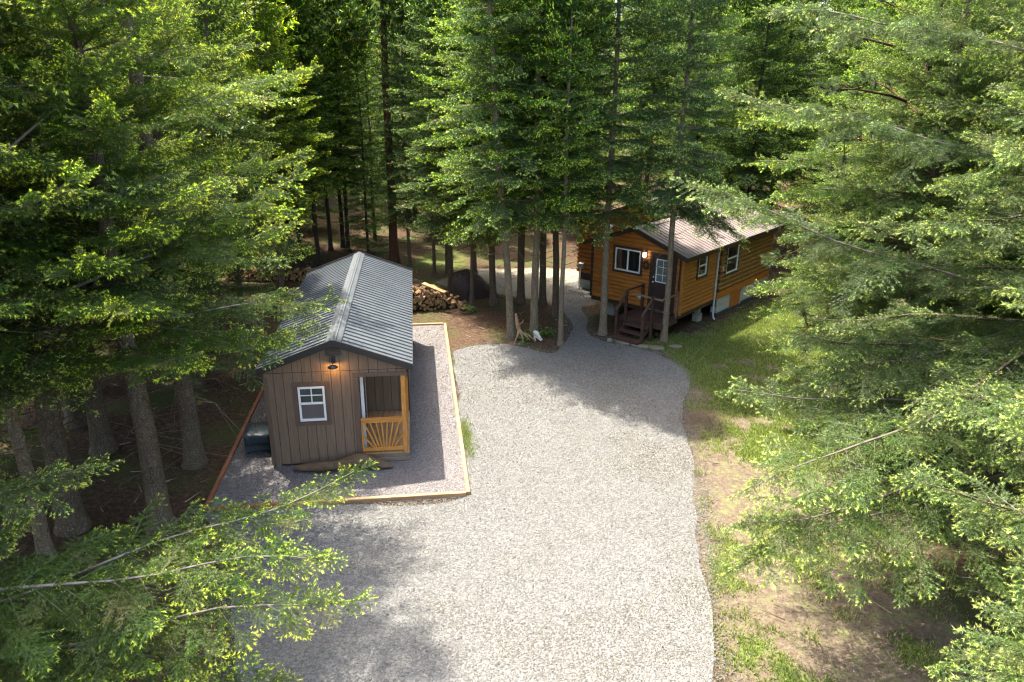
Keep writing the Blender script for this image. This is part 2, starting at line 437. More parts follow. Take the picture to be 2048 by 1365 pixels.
PAD = [shed_xy(a, b) for a, b in ((1.226, -1.628), (1.226, 9.84), (-4.11, 9.84), (-4.11, -1.628))]
DRIVE = [(-6.4, 12.65), (-5.2, 11.25), (-4.5, 9.4), (-4.2, 8.2), (-4.1, 6.5), (-4.2, 2), (3.0, 2), (3.0, 6.5), (3.1, 8.34), (3.2, 9.5), (3.58, 10.8), (3.85, 12.4), (4.05, 13.7), (4.3, 15.4),
         (4.42, 16.8), (4.95, 18.7), (5.45, 20.5), (5.25, 21.4), (4.75, 22.15), (4.1, 22.6), (3.4, 22.95), (2.9, 23.6), (2.75, 24.6), (3.0, 25.6), (2.9, 27.0), (3.6, 28.6), (4.2, 30.2), (3.0, 31), (1.9, 30.2), (2.15, 28.1), (2.0, 25.5), (1.9, 23.6),
         (1.5, 22.4), (1.3, 21.95), (.8, 22.3), (.27, 22.6), (-.5, 22.75), (-1.06, 22.65), (-1.6, 22.3), (-2.05, 22.0), (-1.95, 20.5)]
DRIVE += [shed_xy(1.2, 4), shed_xy(1.2, -1.6), shed_xy(-1.5, -1.6), shed_xy(-4.1, -1.6)]
LAWN = [(5.0, 20.2), (5.2, 22.4), (6.6, 23.6), (9.5, 27.0), (13, 30), (14, 24), (11, 18.5), (9, 15.5), (6.2, 14.4), (5.0, 15.6), (5.6, 17.6), (5.6, 19)]
YARD = [(2.5, 4), (3.2, 8), (3.6, 12), (4.2, 16), (5.0, 19), (5.3, 21.5), (3.5, 23.4), (5.5, 23.8), (7, 24.5), (9, 22.5), (9.2, 17), (8.3, 13), (7.4, 10), (7.0, 4)]
PALE = [(-3.4, 30.6), (-2.6, 29.7), (-.6, 28.9), (1.2, 28.0), (2.0, 27.0), (3.2, 27.4), (4.2, 30.0), (5.2, 32.0), (3.5, 33.4), (0.4, 33.4), (-2.0, 33.2)]
MULCH = [(-2.6, 25.2), (-2.2, 22.0), (-1.0, 22.5), (1.3, 21.8), (2.0, 23.0), (2.2, 26.5), (-1, 27.5)]

def hnoise(P, sc, seed):
    """smooth value noise"""
    rs = np.random.default_rng(seed); T = rs.random((64, 64)); q = P / sc; i = np.floor(q).astype(int); f = q - i; f = f * f * (3 - 2 * f)
    g = lambda a, b: T[(i[:, 0] + a) % 64, (i[:, 1] + b) % 64]
    return (g(0, 0) * (1 - f[:, 0]) + g(1, 0) * f[:, 0]) * (1 - f[:, 1]) + (g(0, 1) * (1 - f[:, 0]) + g(1, 1) * f[:, 0]) * f[:, 1]

def grass_amount(P):
    n = hnoise(P, .9, 3) * .5 + hnoise(P, .35, 4) * .3 + hnoise(P, 2.6, 5) * .35
    g = soft(P, LAWN, 1.2) * np.clip((n - .22) * 4.5, 0, 1)
    y = soft(P, YARD, .8) * np.clip((n - .43) * 4, 0, 1) * .7
    far = np.clip((P[:, 1] - 28) / 6, 0, 1) * np.clip((hnoise(P, 3.5, 8) - .55) * 4, 0, 1) * .5
    return np.maximum(np.maximum(g, y), far)

def axis_coords(lo, hi, st, far):
    a = list(np.arange(lo, hi + 1e-6, st)); d = st; x = a[-1]
    while x < far: d *= 1.35; x += d; a.append(x)
    d = st; x = a[0]
    while x > -far: d *= 1.35; x -= d; a.insert(0, x)
    return np.array(a)
gx = axis_coords(-15, 17, .22, 420); gy = axis_coords(2, 44, .22, 420)
GX, GY = np.meshgrid(gx, gy); P = np.stack([GX.ravel(), GY.ravel()], 1)
open_ = np.maximum.reduce([soft(P, DRIVE, 1.5), soft(P, PAD, 2.5), soft(P, YARD, 1.5), soft(P, PALE, 1.5), soft(P, [cabin_xy(a, b) for a, b in ((1.5, -3), (1.5, 9), (-7, 9), (-7, -3))], 1)])
gz = (hnoise(P, 1.1, 11) - .5) * .10 + (hnoise(P, .4, 12) - .5) * .04
gz = gz * (1 - open_) - .012 + (hnoise(P, .5, 13) - .5) * .012 * open_
me = bpy.data.meshes.new('ground'); nx, ny = len(gx), len(gy)
idx = np.arange(nx * ny).reshape(ny, nx)
me.from_pydata(np.column_stack([P, gz]).tolist(), [], np.stack([idx[:-1, :-1], idx[:-1, 1:], idx[1:, 1:], idx[1:, :-1]], -1).reshape(-1, 4).tolist())
at = me.attributes.new('zone', 'FLOAT_VECTOR', 'POINT')
dirtw = np.maximum(soft(P, YARD, 1.0), soft(P, PALE, .9)); pale = soft(P, PALE, .9)
at.data.foreach_set('vector', np.column_stack([dirtw, grass_amount(P), pale]).astype(np.float32).ravel())
t = NT('forest_floor')
v = t.tex('Object'); za = t.n('Attribute', attribute_name='zone'); zs = t.n('SeparateXYZ', ins={0: za.outputs['Vector']})
n1 = t.noise(v, 1.3, 6, .6); n2 = t.noise(v, 9, 8, .7); n3 = t.noise(v, 42, 4, .7); n4 = t.noise(v, .45, 4)
duff = t.ramp(t.mix(.45, n2, n3), [(.34, (.022, .013, .009)), (.48, (.058, .034, .021)), (.58, (.11, .068, .040)), (.68, (.19, .125, .07))])
duff = t.mix(t.ramp(n4, [(.46, (0, 0, 0)), (.66, (.9, .9, .9))]), duff, t.ramp(n3, [(.3, (.03, .04, .012)), (.7, (.085, .095, .03))]))
dirt = t.ramp(t.mix(.5, n2, n3), [(.36, (.060, .043, .028)), (.5, (.118, .090, .060)), (.62, (.19, .15, .105))])
dirt = t.mix(t.ramp(t.noise(v, 2.3, 6, .7), [(.50, (0, 0, 0)), (.66, (.8, .8, .8))]), dirt, t.ramp(n3, [(.35, (.10, .115, .035)), (.65, (.20, .195, .085))]))
dirt = t.mix(t.ramp(n3, [(.55, (0, 0, 0)), (.68, (.6, .6, .6))]), dirt, (.13, .085, .05))
dirt = t.mix(zs.outputs[2], dirt, t.ramp(n3, [(.3, (.17, .145, .10)), (.7, (.28, .25, .19))]))
gr = t.ramp(n3, [(.3, (.05, .08, .015)), (.55, (.11, .145, .03)), (.8, (.19, .19, .06))])
m1 = t.math('ADD', zs.outputs[0], t.math('MULTIPLY', t.math('SUBTRACT', n2, .5), .9)); m1 = t.ramp(m1, [(.4, (0, 0, 0)), (.6, (1, 1, 1))])
m2 = t.math('ADD', zs.outputs[1], t.math('MULTIPLY', t.math('SUBTRACT', n3, .5), .9)); m2 = t.ramp(m2, [(.35, (0, 0, 0)), (.65, (1, 1, 1))])
t.set(t.mix(m2, t.mix(m1, duff, dirt), gr), .95, .1)
t.bump(t.math('ADD', n2, t.math('MULTIPLY', n3, .6)), .8, .06)
tag(link('ground', me, t.m), 'brown needle covered forest floor running into tan dirt and patchy grass', 'ground', kind='structure')

def gravel_mat(name, cols, sc):
    t = NT(name); v = t.tex('Object')
    vo = t.n('TexVoronoi', ins={'Vector': v, 'Scale': sc}); cell = vo.outputs['Color']; ds = vo.outputs['Distance']
    sp = t.n('SeparateColor', ins={0: cell}).outputs[0]
    big = t.noise(v, .7, 3)
    c = t.ramp(sp, [(0, cols[0]), (.3, cols[1]), (.7, cols[2]), (1, cols[3])])
    c = t.mix(t.ramp(big, [(.35, (0, 0, 0)), (.7, (.35, .35, .35))]), c, t.mix(1.0, c, (.86, .80, .72), 'MULTIPLY'))
    t.set(c, .9, .2); t.bump(ds, -.7, .02) if False else t.bump(t.math('SUBTRACT', 1.0, ds), .9, .03)
    return t.m
G_DRIVE = [(.088, .084, .075), (.124, .119, .107), (.146, .141, .128), (.177, .172, .157)]
G_PAD = [(.095, .085, .079), (.135, .121, .113), (.168, .151, .142), (.21, .192, .182)]
def jag(poly, st, amp, rs, inset=0.0):
    out = []
    for i in range(len(poly)):
        a, b = np.array(poly[i], float), np.array(poly[(i + 1) % len(poly)], float); L = np.linalg.norm(b - a); k = max(1, int(L / st)); nn = np.array([-(b - a)[1], (b - a)[0]]) / max(L, 1e-6)
        for j in range(k): out.append(a + (b - a) * j / k + nn * rs.normal(0, amp))
    o = np.array(out); out = list(o + np.column_stack([hnoise(o, 1.9, 81) - .5, hnoise(o, 1.9, 82) - .5]) * .42 + np.column_stack([hnoise(o, .5, 83) - .5, hnoise(o, .5, 84) - .5]) * .12)
    for _ in range(1):                                       # round the corners off
        o = np.array(out); out = list(.5 * o + .25 * np.roll(o, 1, 0) + .25 * np.roll(o, -1, 0))
    for _ in range(inset > 0 and 4):
        o = np.array(out); tg = np.roll(o, -2, 0) - np.roll(o, 2, 0); nn = np.stack([-tg[:, 1], tg[:, 0]], 1) / np.maximum(np.linalg.norm(tg, axis=1, keepdims=True), 1e-6)
        o = o + nn * inset / 4; out = list(.6 * o + .2 * np.roll(o, 1, 0) + .2 * np.roll(o, -1, 0))
    return out
rs = np.random.default_rng(21)
def sheet(name, poly, z, mat, label):
    from mathutils.geometry import tessellate_polygon
    pts = [Vector((p[0], p[1], z)) for p in poly]; tris = tessellate_polygon([pts])
    me = bpy.data.meshes.new(name); me.from_pydata([tuple(p) for p in pts], [], [tuple(q) for q in tris]); me.update()
    import bmesh
    bm = bmesh.new(); bm.from_mesh(me); bmesh.ops.recalc_face_normals(bm, faces=bm.faces)
    if sum(f.normal.z for f in bm.faces) < 0: bmesh.ops.reverse_faces(bm, faces=bm.faces)
    bm.to_mesh(me); bm.free()
    return tag(link(name, me, mat), label, 'ground', kind='structure')
sheet('gravel_drive', jag(DRIVE, .12, .02, rs, .10), .012, gravel_mat('drive_gravel', G_DRIVE, 30), 'pale grey crushed gravel driveway widening between the trees')
sheet('gravel_pad', PAD, .034, gravel_mat('pad_gravel', G_PAD, 34), 'mauve grey gravel pad under the brown shed inside the timber border')

def stones(name, pts, size, cols, z, label, seed):
    rs = np.random.default_rng(seed); n = len(pts)
    O = np.array([[1, 0, 0], [0, 1, 0], [-1, 0, 0], [0, -1, 0], [0, 0, 1], [0, 0, -1]], float)
    F = np.array([[0, 1, 4], [1, 2, 4], [2, 3, 4], [3, 0, 4], [1, 0, 5], [2, 1, 5], [3, 2, 5], [0, 3, 5]])[:4]
    vt = O[None] * rs.uniform(.55, 1.25, (n, 6, 1)) + rs.normal(0, .16, (n, 6, 3))
    q = norm(rs.normal(size=(n, 4))); q[:, 1:3] *= .25; q = norm(q); a, b, c, d = q.T     # mostly lying flat
    Rm = np.stack([np.stack([1 - 2 * (c * c + d * d), 2 * (b * c - d * a), 2 * (b * d + c * a)], 1), np.stack([2 * (b * c + d * a), 1 - 2 * (b * b + d * d), 2 * (c * d - b * a)], 1), np.stack([2 * (b * d - c * a), 2 * (c * d + b * a), 1 - 2 * (b * b + c * c)], 1)], 1)
    vt *= np.array([1, 1, .38]) * (size * rs.uniform(.55, 1.25, n) * .5)[:, None, None]
    vt = np.einsum('nij,nkj->nki', Rm, vt) + np.column_stack([pts, z + rs.uniform(-.004, .008, n)])[:, None, :]
    V = vt[:, F].reshape(-1, 3, 3)
    g = rs.random(n); C = np.stack([np.interp(g, [0, .3, .7, 1], [c[k] for c in cols]) for k in range(3)], 1) * rs.uniform(.9, 1.1, (n, 1)) * (1 + rs.normal(0, .03, (n, 3)))
    dr_ = (hnoise(pts, 1.5, 71) * .5 + hnoise(pts, .55, 72) * .3 + hnoise(pts + pts[:, ::-1] * [.0, .12], 3.1, 73) * .4)[:, None]
    C = C * (1 - np.clip((dr_ - .62) * 1.3, 0, .30) * [.75, .95, 1.2])
    t = NT(name); at = t.n('Attribute', attribute_name='leaf'); t.set(at.outputs['Vector'], .88, .25)
    return tag(link(name, tri_mesh(name, V, np.repeat(C, len(F), 0)), t.m), label, 'gravel', kind='stuff')
def sample(poly, dens, seed, spread=0.0):
    rs = np.random.default_rng(seed); pa = np.array(poly); lo, hi = pa.min(0), pa.max(0); n = rs.poisson((hi - lo).prod() * dens(lo, hi) if callable(dens) else (hi - lo).prod() * dens)
    q = rs.uniform(lo, hi, (n, 2)); return q[in_poly(q, poly)], rs
q, rs = sample(DRIVE, 1700, 31); keep = (q[:, 1] > 7.4) & (rs.random(len(q)) < np.clip((27 - q[:, 1]) / 14, .25, 1))
q = q[keep]; q = q + rs.normal(0, 1, q.shape) * np.where(rs.random((len(q), 1)) < .2, .2, .03)
q = q[~in_poly(q, PAD)]
stones('drive_stones', q, np.interp(q[:, 1], [8, 16, 26], [.023, .029, .043]), G_DRIVE, .016, 'loose pale crushed stones covering the driveway', 41)
q, rs = sample(PAD, 1200, 32); SHED_FOOT = [shed_xy(a, b) for a, b in ((-.15, .15), (-.15, 8.2), (-2.9, 8.2), (-2.9, .15))]
q = q[(~in_poly(q, SHED_FOOT)) & (rs.random(len(q)) < np.clip((26 - q[:, 1]) / 11, .3, 1))]
stones('pad_stones', q, np.interp(q[:, 1], [12, 25], [.023, .04]), G_PAD, .038, 'loose mauve grey stones covering the shed pad', 42)
# stray stones over the dirt beside the drive and rubble round the cabin base
q, rs = sample([(-6.6, 7.4), (8.5, 7.4), (8.5, 31), (-6.6, 31)], 1500, 33); e_ = edge_dist(q, DRIVE)
q = q[(~in_poly(q, DRIVE)) & (~in_poly(q, PAD)) & (rs.random(len(q)) < np.clip((30 - q[:, 1]) / 12, .3, 1) * (np.exp(-e_ / .2) + .02 * soft(q, YARD, 1.0) * np.exp(-e_ / 2)))]
q2, rs = sample([cabin_xy(a, b) for a, b in ((.9, .4), (.7, 7.6), (-.3, 7.6), (-.3, .4))], 150, 34)
q3, rs = sample(PALE, 25, 35)
stones('stray_stones', np.concatenate([q, q2, q3]), .031, G_DRIVE, .005, 'stray pale stones scattered over the dirt by the driveway and cabin', 43)

# grass
def grass(name, pts, h, mat, label, seed, per=5):
    rs = np.random.default_rng(seed); n = len(pts) * per
    b = np.repeat(np.column_stack([pts, np.full(len(pts), -.01)]), per, 0) + np.column_stack([rs.normal(0, .035, (n, 2)), np.zeros(n)])
    az = rs.uniform(0, 2 * PI, n); ln = rs.uniform(.25, .9, n); hh = h * rs.uniform(.5, 1.3, n)
    tip = b + np.column_stack([np.cos(az) * ln * hh, np.sin(az) * ln * hh, hh]); s = np.column_stack([-np.sin(az), np.cos(az), np.zeros(n)]) * rs.uniform(.005, .010, n)[:, None]
    V = np.stack([b - s, b + s, tip], 1)
    return tag(link(name, tri_mesh(name, V, np.column_stack([rs.random(n), rs.random(n), np.zeros(n)])), mat), label, 'grass', kind='stuff')
M['grass'] = mat_foliage('grass_blades', (.085, .120, .020), (.24, .265, .065), dry=(.30, .24, .11), trans=.4)
q, rs = sample([(2.6, 6.5), (14, 6.5), (14, 31), (2.6, 31)], 760, 51)
q = q[(rs.random(len(q)) < grass_amount(q)) & ~in_poly(q, DRIVE) & ~in_poly(q, [cabin_xy(a, b) for a, b in ((-.2, .2), (-.2, 8), (-7, 8), (-7, .2))])]
grass('grass', q, .065, M['grass'], 'short patchy green grass beside the drive and the cabin', 52)

# ------------------------------------------------------------------ timber border round the pad
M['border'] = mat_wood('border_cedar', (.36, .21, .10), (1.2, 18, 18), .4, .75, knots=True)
M['border_shade'] = mat_wood('border_cedar_shaded', (.22, .085, .04), (1.2, 18, 18), .35, .75)  # shade put into the colour: darker, redder copy of the sunlit cedar boards
bo = empty('timber_border', (SX, SY, 0), SYAW, 'low rectangular border of orange timber boards round the shed gravel pad', 'border')
def board(p, q, mat):
    p, q = Vector(p), Vector(q); b = MB(); L = (q - p).length; b.box(0, L, -.045, .045, -.05, .095, bev=.008)
    b.box(L * .5 - .3, L * .5 - .22, -.0455, .0455, .0, .0955)
    o = b.build('board', M[mat], bo); o.location = p; o.rotation_euler = (0, 0, math.atan2(q.y - p.y, q.x - p.x)); return o
a0, a1, b0, b1 = -4.11, 1.226, -1.628, 9.84
for k in range(3): board((a1, b0 + (b1 - b0) * k / 3 + .004, 0), (a1, b0 + (b1 - b0) * (k + 1) / 3 - .004, 0), 'border')
board((a1 - .05, b0, .002), (a1 - 3.6, b0 + .01, .002), 'border'); board((a1 - 3.62, b0 + .01, 0), (a0 + .05, b0, 0), 'border_shade')
for k in range(3): board((a0, b0 + (b1 - b0) * k / 3 + .004, 0), (a0, b0 + (b1 - b0) * (k + 1) / 3 - .004, 0), 'border_shade')
for k in range(2): board((a0 + .05 + (a1 - a0 - .1) * k / 2, b1, 0), (a0 + .05 + (a1 - a0 - .1) * (k + 1) / 2 - .01, b1, 0), 'border')

# ------------------------------------------------------------------ brown shed
def mat_siding(name, col, rough=.75):
    t = NT(name); n = t.noise(t.mapped((26, 26, 1.1)), 1.7, 8, .7, .4); n2 = t.noise(t.tex(), .8, 4); n3 = t.noise(t.tex(), 5, 3)
    c = t.ramp(n, [(.3, hue(col, .62)), (.5, col), (.72, hue(col, 1.35))])
    c = t.mix(t.ramp(n2, [(.35, (0, 0, 0)), (.7, (.5, .5, .5))]), c, hue(col, .8))
    c = t.mix(t.ramp(n3, [(.6, (0, 0, 0)), (.8, (.25, .25, .25))]), c, (.14, .11, .085))
    t.set(c, rough, .3); t.bump(n, .35, .006); return t.m
M['siding'] = mat_siding('brown_siding', (.165, .110, .070))
M['trim_brown'] = mat_siding('brown_trim', (.115, .075, .05))
M['dark_gap'] = mat_simple('dark_gap', (.045, .032, .022), .9)
M['vinyl'] = mat_simple('white_vinyl', (.68, .68, .66), .35, .03, 3, .5)
M['cedar'] = mat_wood('orange_cedar', (.56, .245, .05), (18, 18, 1.3), .3, .5, knots=True)
M['cedar_h'] = mat_wood('orange_cedar_rail', (.56, .245, .05), (1.3, 18, 18), .3, .5, knots=True)
M['plank'] = mat_wood('porch_plank', (.40, .225, .105), (16, 1.2, 16), .3, .6)
M['grey_timber'] = mat_wood('weathered_timber', (.20, .155, .105), (1.4, 20, 20), .35, .8)
t = NT('charcoal_metal'); n = t.noise(t.tex(), 2.2, 4); n2 = t.noise(t.tex(), 60, 2)
t.set(t.ramp(n, [(.3, (.075, .083, .088)), (.7, (.10, .109, .114))]), t.ramp(n2, [(.2, (.42,) * 3), (.8, (.55,) * 3)]), .7, .35); M['charcoal'] = t.m
M['black_trim'] = mat_simple('black_trim', (.022, .02, .018), .5, .2, 4, .5)
def mat_glass(name, col=(.012, .014, .014), rough=.04):
    t = NT(name); t.set(col, rough, .6); t.bump(t.noise(t.tex(), 1.6, 2), .05, .02); return t.m
M['glass'] = mat_glass('window_glass')
M['curtain'] = mat_simple('mauve_curtain', (.50, .33, .31), .9, .12, 9, .1, .3, sc=(14, 1, 1))

shed = empty('garden_shed', (SX, SY, 0), SYAW, 'brown wood sided shed with charcoal ribbed metal roof and corner porch', 'shed')
W, L, ZE, ZR = 3.05, 8.33, 2.40, 3.02
slope = (ZR - ZE) / (W / 2 + .138)
top = lambda a: ZR - .035 - slope * abs(a + W / 2)
def cuts(lo, hi, st, extra): return sorted(set([round(lo + i * st, 4) for i in range(int((hi - lo) / st) + 1)] + [round(e, 4) for e in extra] + [lo, hi]))
def siding(mb, P, d, lo, hi, z0, ztop, holes, thick=.018, st=.203, seam=None, nrm=(0, -1)):
    """vertical boards along direction d from point P; holes (lo, hi, z0, z1); real 8 mm grooves"""
    ex = [h[0] for h in holes] + [h[1] for h in holes]; grid = set(round(lo + i * st, 4) for i in range(int((hi - lo) / st) + 1))
    xs = cuts(lo, hi, st, ex)
    for x0, x1 in zip(xs[:-1], xs[1:]):
        if x1 - x0 < .012: continue
        u0 = x0 + (.005 if round(x0, 4) in grid else 0); u1 = x1 - (.005 if round(x1, 4) in grid else 0)
        segs = [(z0, None)]
        for h in holes:
            if x0 >= h[0] - 1e-4 and x1 <= h[1] + 1e-4:
                segs = [s for s in [(z0, h[2]), (h[3], None)] if s[1] is None or s[1] - s[0] > .01]
        out = []
        for s0, s1 in segs:
            if seam and s1 is None and s0 < seam: out += [(s0, seam - .004), (seam + .006, None)]
            else: out.append((s0, s1))
        for s0, s1 in out:
            tA, tB = (ztop(u0), ztop(u1)) if s1 is None else (s1, s1)
            if min(tA, tB) - s0 < .004: continue
            vs = []
            for off in (0, thick):
                for u, z in ((u0, s0), (u1, s0), (u1, tB), (u0, tA)):
                    vs.append((P[0] + d[0] * u - nrm[0] * off, P[1] + d[1] * u - nrm[1] * off, z))
            mb.mesh(vs, [(0, 1, 2, 3), (7, 6, 5, 4), (0, 4, 5, 1), (1, 5, 6, 2), (2, 6, 7, 3), (3, 7, 4, 0)])
WIN = (-2.36, -1.79, 1.15, 1.97)
wl = MB()
siding(wl, (0, 0), (1, 0), -W, 0, .10, top, [WIN, (-1.06, -.0, .10, 2.15)], seam=2.31)
siding(wl, (0, 0), (0, 1), 2.28, L, .10, lambda b: ZE - .02, [], nrm=(1, 0)); siding(wl, (0, 0), (0, 1), 0.02, 2.28, 2.12, lambda b: ZE - .02, [], nrm=(1, 0))
siding(wl, (-W, 0), (0, 1), .02, L, .10, lambda b: ZE - .02, [], nrm=(-1, 0)); siding(wl, (0, L), (1, 0), -W, 0, .10, top, [], nrm=(0, 1))
siding(wl, (0, 2.28), (1, 0), -1.06, -.02, .26, lambda a: 2.2, []); siding(wl, (-1.06, 0), (0, 1), .02, 2.28, .26, lambda a: 2.2, [], nrm=(1, 0))
wall = wl.build('wall', M['siding'], shed)
lin = MB()                                                                   # dark sheathing seen in the grooves
lin.box(-W + .02, WIN[0], .022, .04, .11, 2.3); lin.box(WIN[1], -1.06, .022, .04, .11, 2.3); lin.box(WIN[0], WIN[1], .022, .04, .11, WIN[2]); lin.box(WIN[0], WIN[1], .022, .04, WIN[3], 2.3)
lin.box(-W + .02, -1.08, .3, L - .03, .11, 2.3); lin.box(-1.08, -.03, 2.31, L - .03, .11, 2.3)
lin.box(-W + .02, -.02, .02, L - .02, 2.3, 2.34); lin.mesh([(-W + .05, .026, 2.3), (-.05, .026, 2.3), (-W / 2, .026, ZR - .06)], [(0, 1, 2)])
lin.box(-1.055, -.03, .045, 2.27, 2.18, 2.2)
lin.build('sheathing', M['dark_gap'], wall)

def roof_sheet(mb, a_ridge, z_ridge, a_eave, z_eave, b0, b1, pitch, rib=.03):
    prof = [(b0, 0)]; b = b0 + .06
    while b + .06 < b1: prof += [(b - .019, 0), (b - .014, rib), (b + .014, rib), (b + .022, 0)]; b += pitch
    prof.append((b1, 0))
    for (p, h), (q, g) in zip(prof[:-1], prof[1:]):
        mb.poly([(a_ridge, p, z_ridge + h), (a_eave, p, z_eave + h), (a_eave, q, z_eave + g), (a_ridge, q, z_ridge + g)])
aR = -W / 2; eR, eL = .138, -W - .138; f0, f1 = -.12, L + .12
rf = MB(); roof_sheet(rf, aR, ZR, eR, ZE, f0, f1, .226); roof_sheet(rf, aR, ZR, eL, ZE, f0, f1, .226)
roof = rf.build('roof', M['charcoal'], shed, fix=False)
dk = MB()
for e in (eR, eL):
    s = 1 if e > aR else -1
    dk.mesh([(aR, f0 + .005, ZR - .004), (e - s * .004, f0 + .005, ZE - .004), (e - s * .004, f0 + .005, ZE - .10), (aR, f0 + .005, ZR - .10), (aR, f1 - .005, ZR - .004), (e - s * .004, f1 - .005, ZE - .004), (e - s * .004, f1 - .005, ZE - .10), (aR, f1 - .005, ZR - .10)],
            [(0, 1, 2, 3), (4, 7, 6, 5), (0, 4, 5, 1), (1, 5, 6, 2), (2, 6, 7, 3)])
dk.build('fascia', M['black_trim'], roof)
rc = MB()
for s in (1, -1):
    pts = [(0, .046), (.035, .042), (.055, .052), (.075, .036), (.165, .034), (.18, .020)]
    for (p, h), (q, g) in zip(pts[:-1], pts[1:]):
        rc.poly([(aR + s * p, f0 - .012, ZR - slope * p + h), (aR + s * q, f0 - .012, ZR - slope * q + g), (aR + s * q, f1 + .012, ZR - slope * q + g), (aR + s * p, f1 + .012, ZR - slope * p + h)])
rc.build('ridge_cap', M['charcoal'], roof)
gt = MB()
for s, e in ((1, eR), (-1, eL)):
    for fb in (f0, f1):
        gt.bar((aR + s * .01, fb, ZR + .004), (e, fb, ZE + .004), .03, .10)
    gt.bar((e + s * .006, f0, ZE - .02), (e + s * .006, f1, ZE - .02), .012, .07)
gt.build('roof_trim', M['black_trim'], roof)

# corner boards, window trim, gable vent
for piece in ([(-W - .015, -W + .075, -.016, .0, .09, 2.22), (-W - .017, -W - .001, -.0, .09, .09, 2.3)], [(-1.175, -1.065, -.017, .0, .10, 2.10)], [(-1.175, .012, -.019, -.001, 2.15, 2.245)],
              [(-.002, .014, L - .09, L, .09, 2.3)], [(-.002, .013, 2.2, 2.29, .09, 2.12)], [(-.005, .0145, .0, 2.2, 2.08, 2.16)]):
    tr = MB()
    for q_ in piece: tr.box(*q_, bev=.003)
    tr.build('corner_trim', M['trim_brown'], shed)
win = MB(); x0, x1, z0, z1 = WIN
win.box(x0, x0 + .045, -.03, .03, z0, z1, bev=.004); win.box(x1 - .045, x1, -.03, .03, z0, z1, bev=.004)
win.box(x0 + .045, x1 - .045, -.03, .03, z0, z0 + .05, bev=.004); win.box(x0 + .045, x1 - .045, -.03, .03, z1 - .045, z1, bev=.004)
mz = 1.575; win.box(x0 + .045, x1 - .045, -.026, .03, mz - .025, mz + .02, bev=.004)
wn = win.build('window', M['vinyl'], shed)
mu = MB(); xm = (x0 + x1) / 2; zm = (mz + z1) / 2 - .01
mu.box(xm - .011, xm + .011, -.012, .004, mz + .02, z1 - .045); mu.box(x0 + .045, xm - .011, -.011, .003, zm - .010, zm + .010); mu.box(xm + .011, x1 - .045, -.011, .003, zm - .010, zm + .010)
mu.build('muntin', M['vinyl'], wn)
gl = MB(); gl.box(x0 + .04, x1 - .04, .006, .012, z0 + .04, z1 - .04)
def mat_pane():
    t = NT('clear_pane'); tr = t.n('BsdfTransparent', ins={0: (.82, .86, .85, 1)}); gl = t.n('BsdfGlossy', ins={0: (1, 1, 1, 1), 1: .03}); fr = t.n('Fresnel', ins={0: 1.5})
    t.l(t.n('MixShader', ins={0: fr.outputs[0], 1: tr.outputs[0], 2: gl.outputs[0]}).outputs[0], t.out.inputs[0]); return t.m
M['pane'] = mat_pane()
gl.build('pane', M['pane'], wn)
cu = MB(); cu.box(x0 + .03, x1 - .03, .035, .05, z0 + .02, mz + .0); cu.build('curtain', M['curtain'], wn)
bl = MB(); bl.box(x0 + .03, x1 - .03, .06, .07, mz, z1 - .02); bl.build('blind', mat_simple('grey_blind', (.26, .25, .20), .8, .2, 3, .2, sc=(1, 1, 20)), wn)
wt = MB()
wt.box(x0 - .12, x1 + .12, -.016, -.001, z1 + .012, z1 + .11, bev=.003); wt.box(x0 - .11, x0 - .012, -.015, -.001, z0 - .02, z1 + .010, bev=.003); wt.box(x1 + .012, x1 + .11, -.015, -.001, z0 - .02, z1 + .010, bev=.003)
wt.box(x0 - .11, x1 + .11, -.016, -.001, z0 - .115, z0 - .022, bev=.003)
wt.build('window_trim', M['trim_brown'], wn)
ve = MB(); ve.box(-1.71, -1.37, -.018, -.002, 2.67, 2.86, bev=.003)
for k in range(5): ve.bar((-1.695, -.024, 2.70 + k * .033), (-1.385, -.024, 2.70 + k * .033), .03, .008, up=(0, -.6, 1))
ve.build('vent', mat_simple('vent_brown', (.095, .07, .052), .6), shed)

# lamp over the window, lit
lamp = MB(); LX, LZ = -1.55, 2.49
lamp.box(LX - .045, LX + .045, -.06, -.001, LZ + .02, LZ + .17, bev=.01); lamp.tube([(LX, -.05, LZ + .10), (LX, -.14, LZ + .11), (LX, -.19, LZ + .06)], .016, 8)
lp = lamp.build('wall_lamp', M['black_trim'], shed)
sh = MB(); prof = [(.03, .07), (.045, .055), (.10, .04), (.155, .0), (.15, -.012)]; n = 20
vs = [(LX + r_ * math.cos(2 * PI * j / n), -.19 + r_ * math.sin(2 * PI * j / n), LZ - .015 + z_) for r_, z_ in [(a_ * .72, b_ * .8 + .0) for a_, b_ in prof] for j in range(n)]
sh.mesh(vs, [(i * n + j, i * n + (j + 1) % n, (i + 1) * n + (j + 1) % n, (i + 1) * n + j) for i in range(len(prof) - 1) for j in range(n)], 0, True)
sh.mesh(vs[:n], [tuple(range(n))])
sh.build('lamp_shade', M['black_trim'], lp)
bu = MB(); vs = []
for i in range(7):
    th = PI * i / 6
    for j in range(10): vs.append((LX + .03 * math.sin(th) * math.cos(2 * PI * j / 10), -.19 + .03 * math.sin(th) * math.sin(2 * PI * j / 10), LZ + .0 + .03 * math.cos(th)))
bu.mesh(vs, [(i * 10 + j, i * 10 + (j + 1) % 10, (i + 1) * 10 + (j + 1) % 10, (i + 1) * 10 + j) for i in range(6) for j in range(10)], 0, True)
t = NT('lit_bulb'); t.set((1, .8, .5), .3); t.b.inputs['Emission Color'].default_value = (1, .62, .22, 1); t.b.inputs['Emission Strength'].default_value = 2.5; M['bulb'] = t.m; t.m.cycles.emission_sampling = 'NONE'
bu.build('bulb', M['bulb'], lp)
